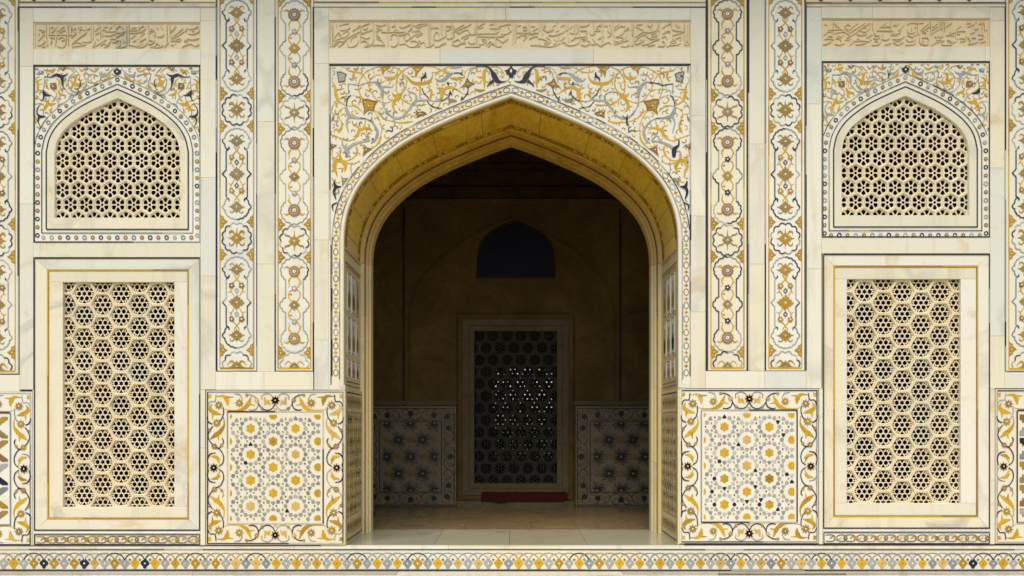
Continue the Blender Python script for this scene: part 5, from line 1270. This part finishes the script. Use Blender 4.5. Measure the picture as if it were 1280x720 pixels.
# inner screen in its frame
js = thing('inner_screen', 'dark pierced hexagon screen in a stone frame on the inner back wall', 'screen', (bx_(644), YB_, 0))
def bframe(name, x0, y0, x1, y1, w, d0, d1, mat):
    for (a, b, c, e) in ((x0, y0, x1, y0 + w), (x0, y1 - w, x1, y1), (x0, y0 + w, x0 + w, y1 - w), (x1 - w, y0 + w, x1, y1 - w)):
        boxes(name, [(bx_(a), bx_(c), YB_ - d1, YB_ - d0, bz(e), bz(b))], mat, js)
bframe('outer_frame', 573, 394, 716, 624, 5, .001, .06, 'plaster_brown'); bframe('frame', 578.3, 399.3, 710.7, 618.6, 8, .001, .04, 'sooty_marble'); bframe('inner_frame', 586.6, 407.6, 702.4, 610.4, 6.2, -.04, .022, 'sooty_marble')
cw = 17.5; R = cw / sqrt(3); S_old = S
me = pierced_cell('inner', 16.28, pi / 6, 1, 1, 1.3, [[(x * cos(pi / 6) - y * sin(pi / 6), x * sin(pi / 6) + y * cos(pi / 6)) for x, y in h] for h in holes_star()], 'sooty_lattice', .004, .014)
sc = (R / KB) / (16.28 / S)
y = 404; r = 0
while y < 612:
    for i in range(8):
        x = 590 + i * cw + (cw / 2 if r % 2 else 0)
        if x < 706: link('lattice_cell', me, js, (bx_(x), YB_ + .05, bz(y)), None, (sc, 1, sc))
    y += 1.5 * R; r += 1
# the screen that fills the far opening (daylight sparkles through both)
fs = thing('far_screen', 'distant pierced screen glimpsed with daylight through the inner screen', 'screen', ((fx0 + fx1) / 2, 8.9, fz0))
W_ = .086; n = 0
me_f = pierced_cell('far', 16.28, pi / 6, 1, 1, 1.3, [rounded(0, 0, 4.1, 8)], 'sooty_lattice', .004, .03)
me_s = pierced_cell('far_solid', 16.28, pi / 6, 1, 1, 1.3, [rounded(4, 3, 1.2, 6)], 'sooty_lattice', .004, .03)
z = fz0
while z < fz1 + .08:
    for i in range(13):
        x = fx0 + i * W_ + (W_ / 2 if n % 2 else 0)
        if x < fx1 + .05: link('lattice_cell', me_f if random.random() < .62 else me_s, fs, (x, 8.9, z), None, (W_ / sqrt(3) / (16.28 / S), 1, W_ / sqrt(3) / (16.28 / S)))
    z += W_ * sqrt(3) / 2; n += 1
# red cloth on the sill
rc = G(back(0)); 
cl = thing('red_cloth', 'dark red cloth strip lying along the threshold below the inner screen', 'cloth', (bx_(655), YB_ - .1, bz(628)))
v = []; f = []; N_ = 24
for i in range(N_ + 1):
    u = i / N_; x = bx_(602 + 106 * u)
    dz = .003 * sin(u * 21) + .002 * sin(u * 47)
    dip = .022 * max(0, 1 - abs(u - .22) * 9)
    zt = bz(614.5) + dz * .4; zb = bz(626) + dz - dip + (.05 if u > .97 else 0)
    v += [(x, YB_ - .061, zt), (x, YB_ - .115 - dz, zt - .012), (x, YB_ - .125 - dz * 1.5, zb), (x, YB_ - .112, zb)]
for i in range(N_):
    for k in range(3): f.append((i * 4 + k, i * 4 + 4 + k, i * 4 + 5 + k, i * 4 + 1 + k))
me2 = bpy.data.meshes.new('fabric'); me2.from_pydata(v, [], f); me2.materials.append(M('red_cloth')); link('fabric', me2, cl)
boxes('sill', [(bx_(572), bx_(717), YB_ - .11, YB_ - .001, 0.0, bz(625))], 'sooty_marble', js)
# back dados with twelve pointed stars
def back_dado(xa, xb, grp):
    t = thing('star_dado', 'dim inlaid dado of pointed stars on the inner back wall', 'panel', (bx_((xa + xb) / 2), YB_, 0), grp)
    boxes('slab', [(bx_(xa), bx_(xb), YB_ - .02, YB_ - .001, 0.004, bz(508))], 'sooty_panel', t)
    mp = back(-.0205)
    g = G(mp); ya, yb = 510.5, 631
    g.stroke([(xa + 2, ya), (xb - 2, ya), (xb - 2, yb), (xa + 2, yb)], 1.0, 'black', True); g.stroke([(xa + 18, ya + 16), (xb - 18, ya + 16), (xb - 18, yb - 16), (xa + 18, yb - 16)], 1.0, 'black', True); g.build('border_line', t)
    cxb, cyb = (xa + xb) / 2, (ya + yb) / 2
    def inf(x, y): return xa + 19.5 < x < xb - 19.5 and ya + 17.5 < y < yb - 17.5
    for i in range(-3, 4):
        for j in range(-2, 3):
            if (i + j) % 2: continue
            x = cxb + i * 15.0; y = cyb + j * 21.0
            g = G(mp)
            for q in range(12):
                a = pi / 6 * q
                if inf(x + 7.2 * cos(a), y + 7.2 * sin(a)): g.stroke([(x + 2.6 * cos(a), y + 2.6 * sin(a)), (x + 7.4 * cos(a), y + 7.4 * sin(a))], [2.0, .4], 'black')
            if inf(x, y): g.stroke([(x + 2.3 * cos(pi / 6 * q), y + 2.3 * sin(pi / 6 * q)) for q in range(12)], .9, 'black', True)
            if g.v: g.build('star_inlay', t)
            for q in range(12):                       # petals between the rays
                a = pi / 6 * q + pi / 12
                P5 = [(x + r * cos(a + e), y + r * sin(a + e)) for r, e in ((4.6, 0), (8.6, .17), (11.6, .0), (8.6, -.17))]
                if all(inf(*p) for p in P5):
                    g = G(mp); g.stroke(P5, .75, 'black' if q % 3 else 'brown', True); g.build('petal_inlay', t)
    for i in range(-3, 4):
        for j in range(-2, 3):
            if (i + j) % 2 == 0: continue
            x = cxb + i * 15.0; y = cyb + j * 21.0
            if inf(x - 3, y - 3) and inf(x + 3, y + 3):
                g = G(mp); g.disc(x, y, 3.6, 'brown', lobes=6, amp=.3); g.disc(x, y, 1.1, 'khaki', 6, h=.0075); g.build('flower_inlay', t)
    # scrolling border, the same vine as on the outer dados
    k = .648
    for fxx in (1, -1):
        for fy in (1, -1):
            for nm, col, pts, w in A2.items:
                q = [(cxb + fxx * (p[0] - 344) * k, cyb + fy * (p[1] - 584.5) * k * .985) for p in pts]
                g = G(mp); c = {'ochre': 'brown', 'peach': 'brown', 'navy': 'black', 'grey': 'black'}.get(col, col)
                if w is None: g.fill(q, c)
                else: g.sp(q, [z * k for z in w] if isinstance(w, list) else w * k * 1.1, c)
                g.build(nm, t)
            for (x, y, r, col, n) in DF[:5]:
                g = G(mp); g.disc(cxb + fxx * (254 + x / 7.2 - 344) * k, cyb + fy * (484 + y / 7.2 - 584.5) * k * .985, r * k * .9, 'black', lobes=8, amp=.2); g.build('star_flower', t)
back_dado(457, 570, 'star dados flanking the inner screen'); back_dado(719.5, 832.5, 'star dados flanking the inner screen')
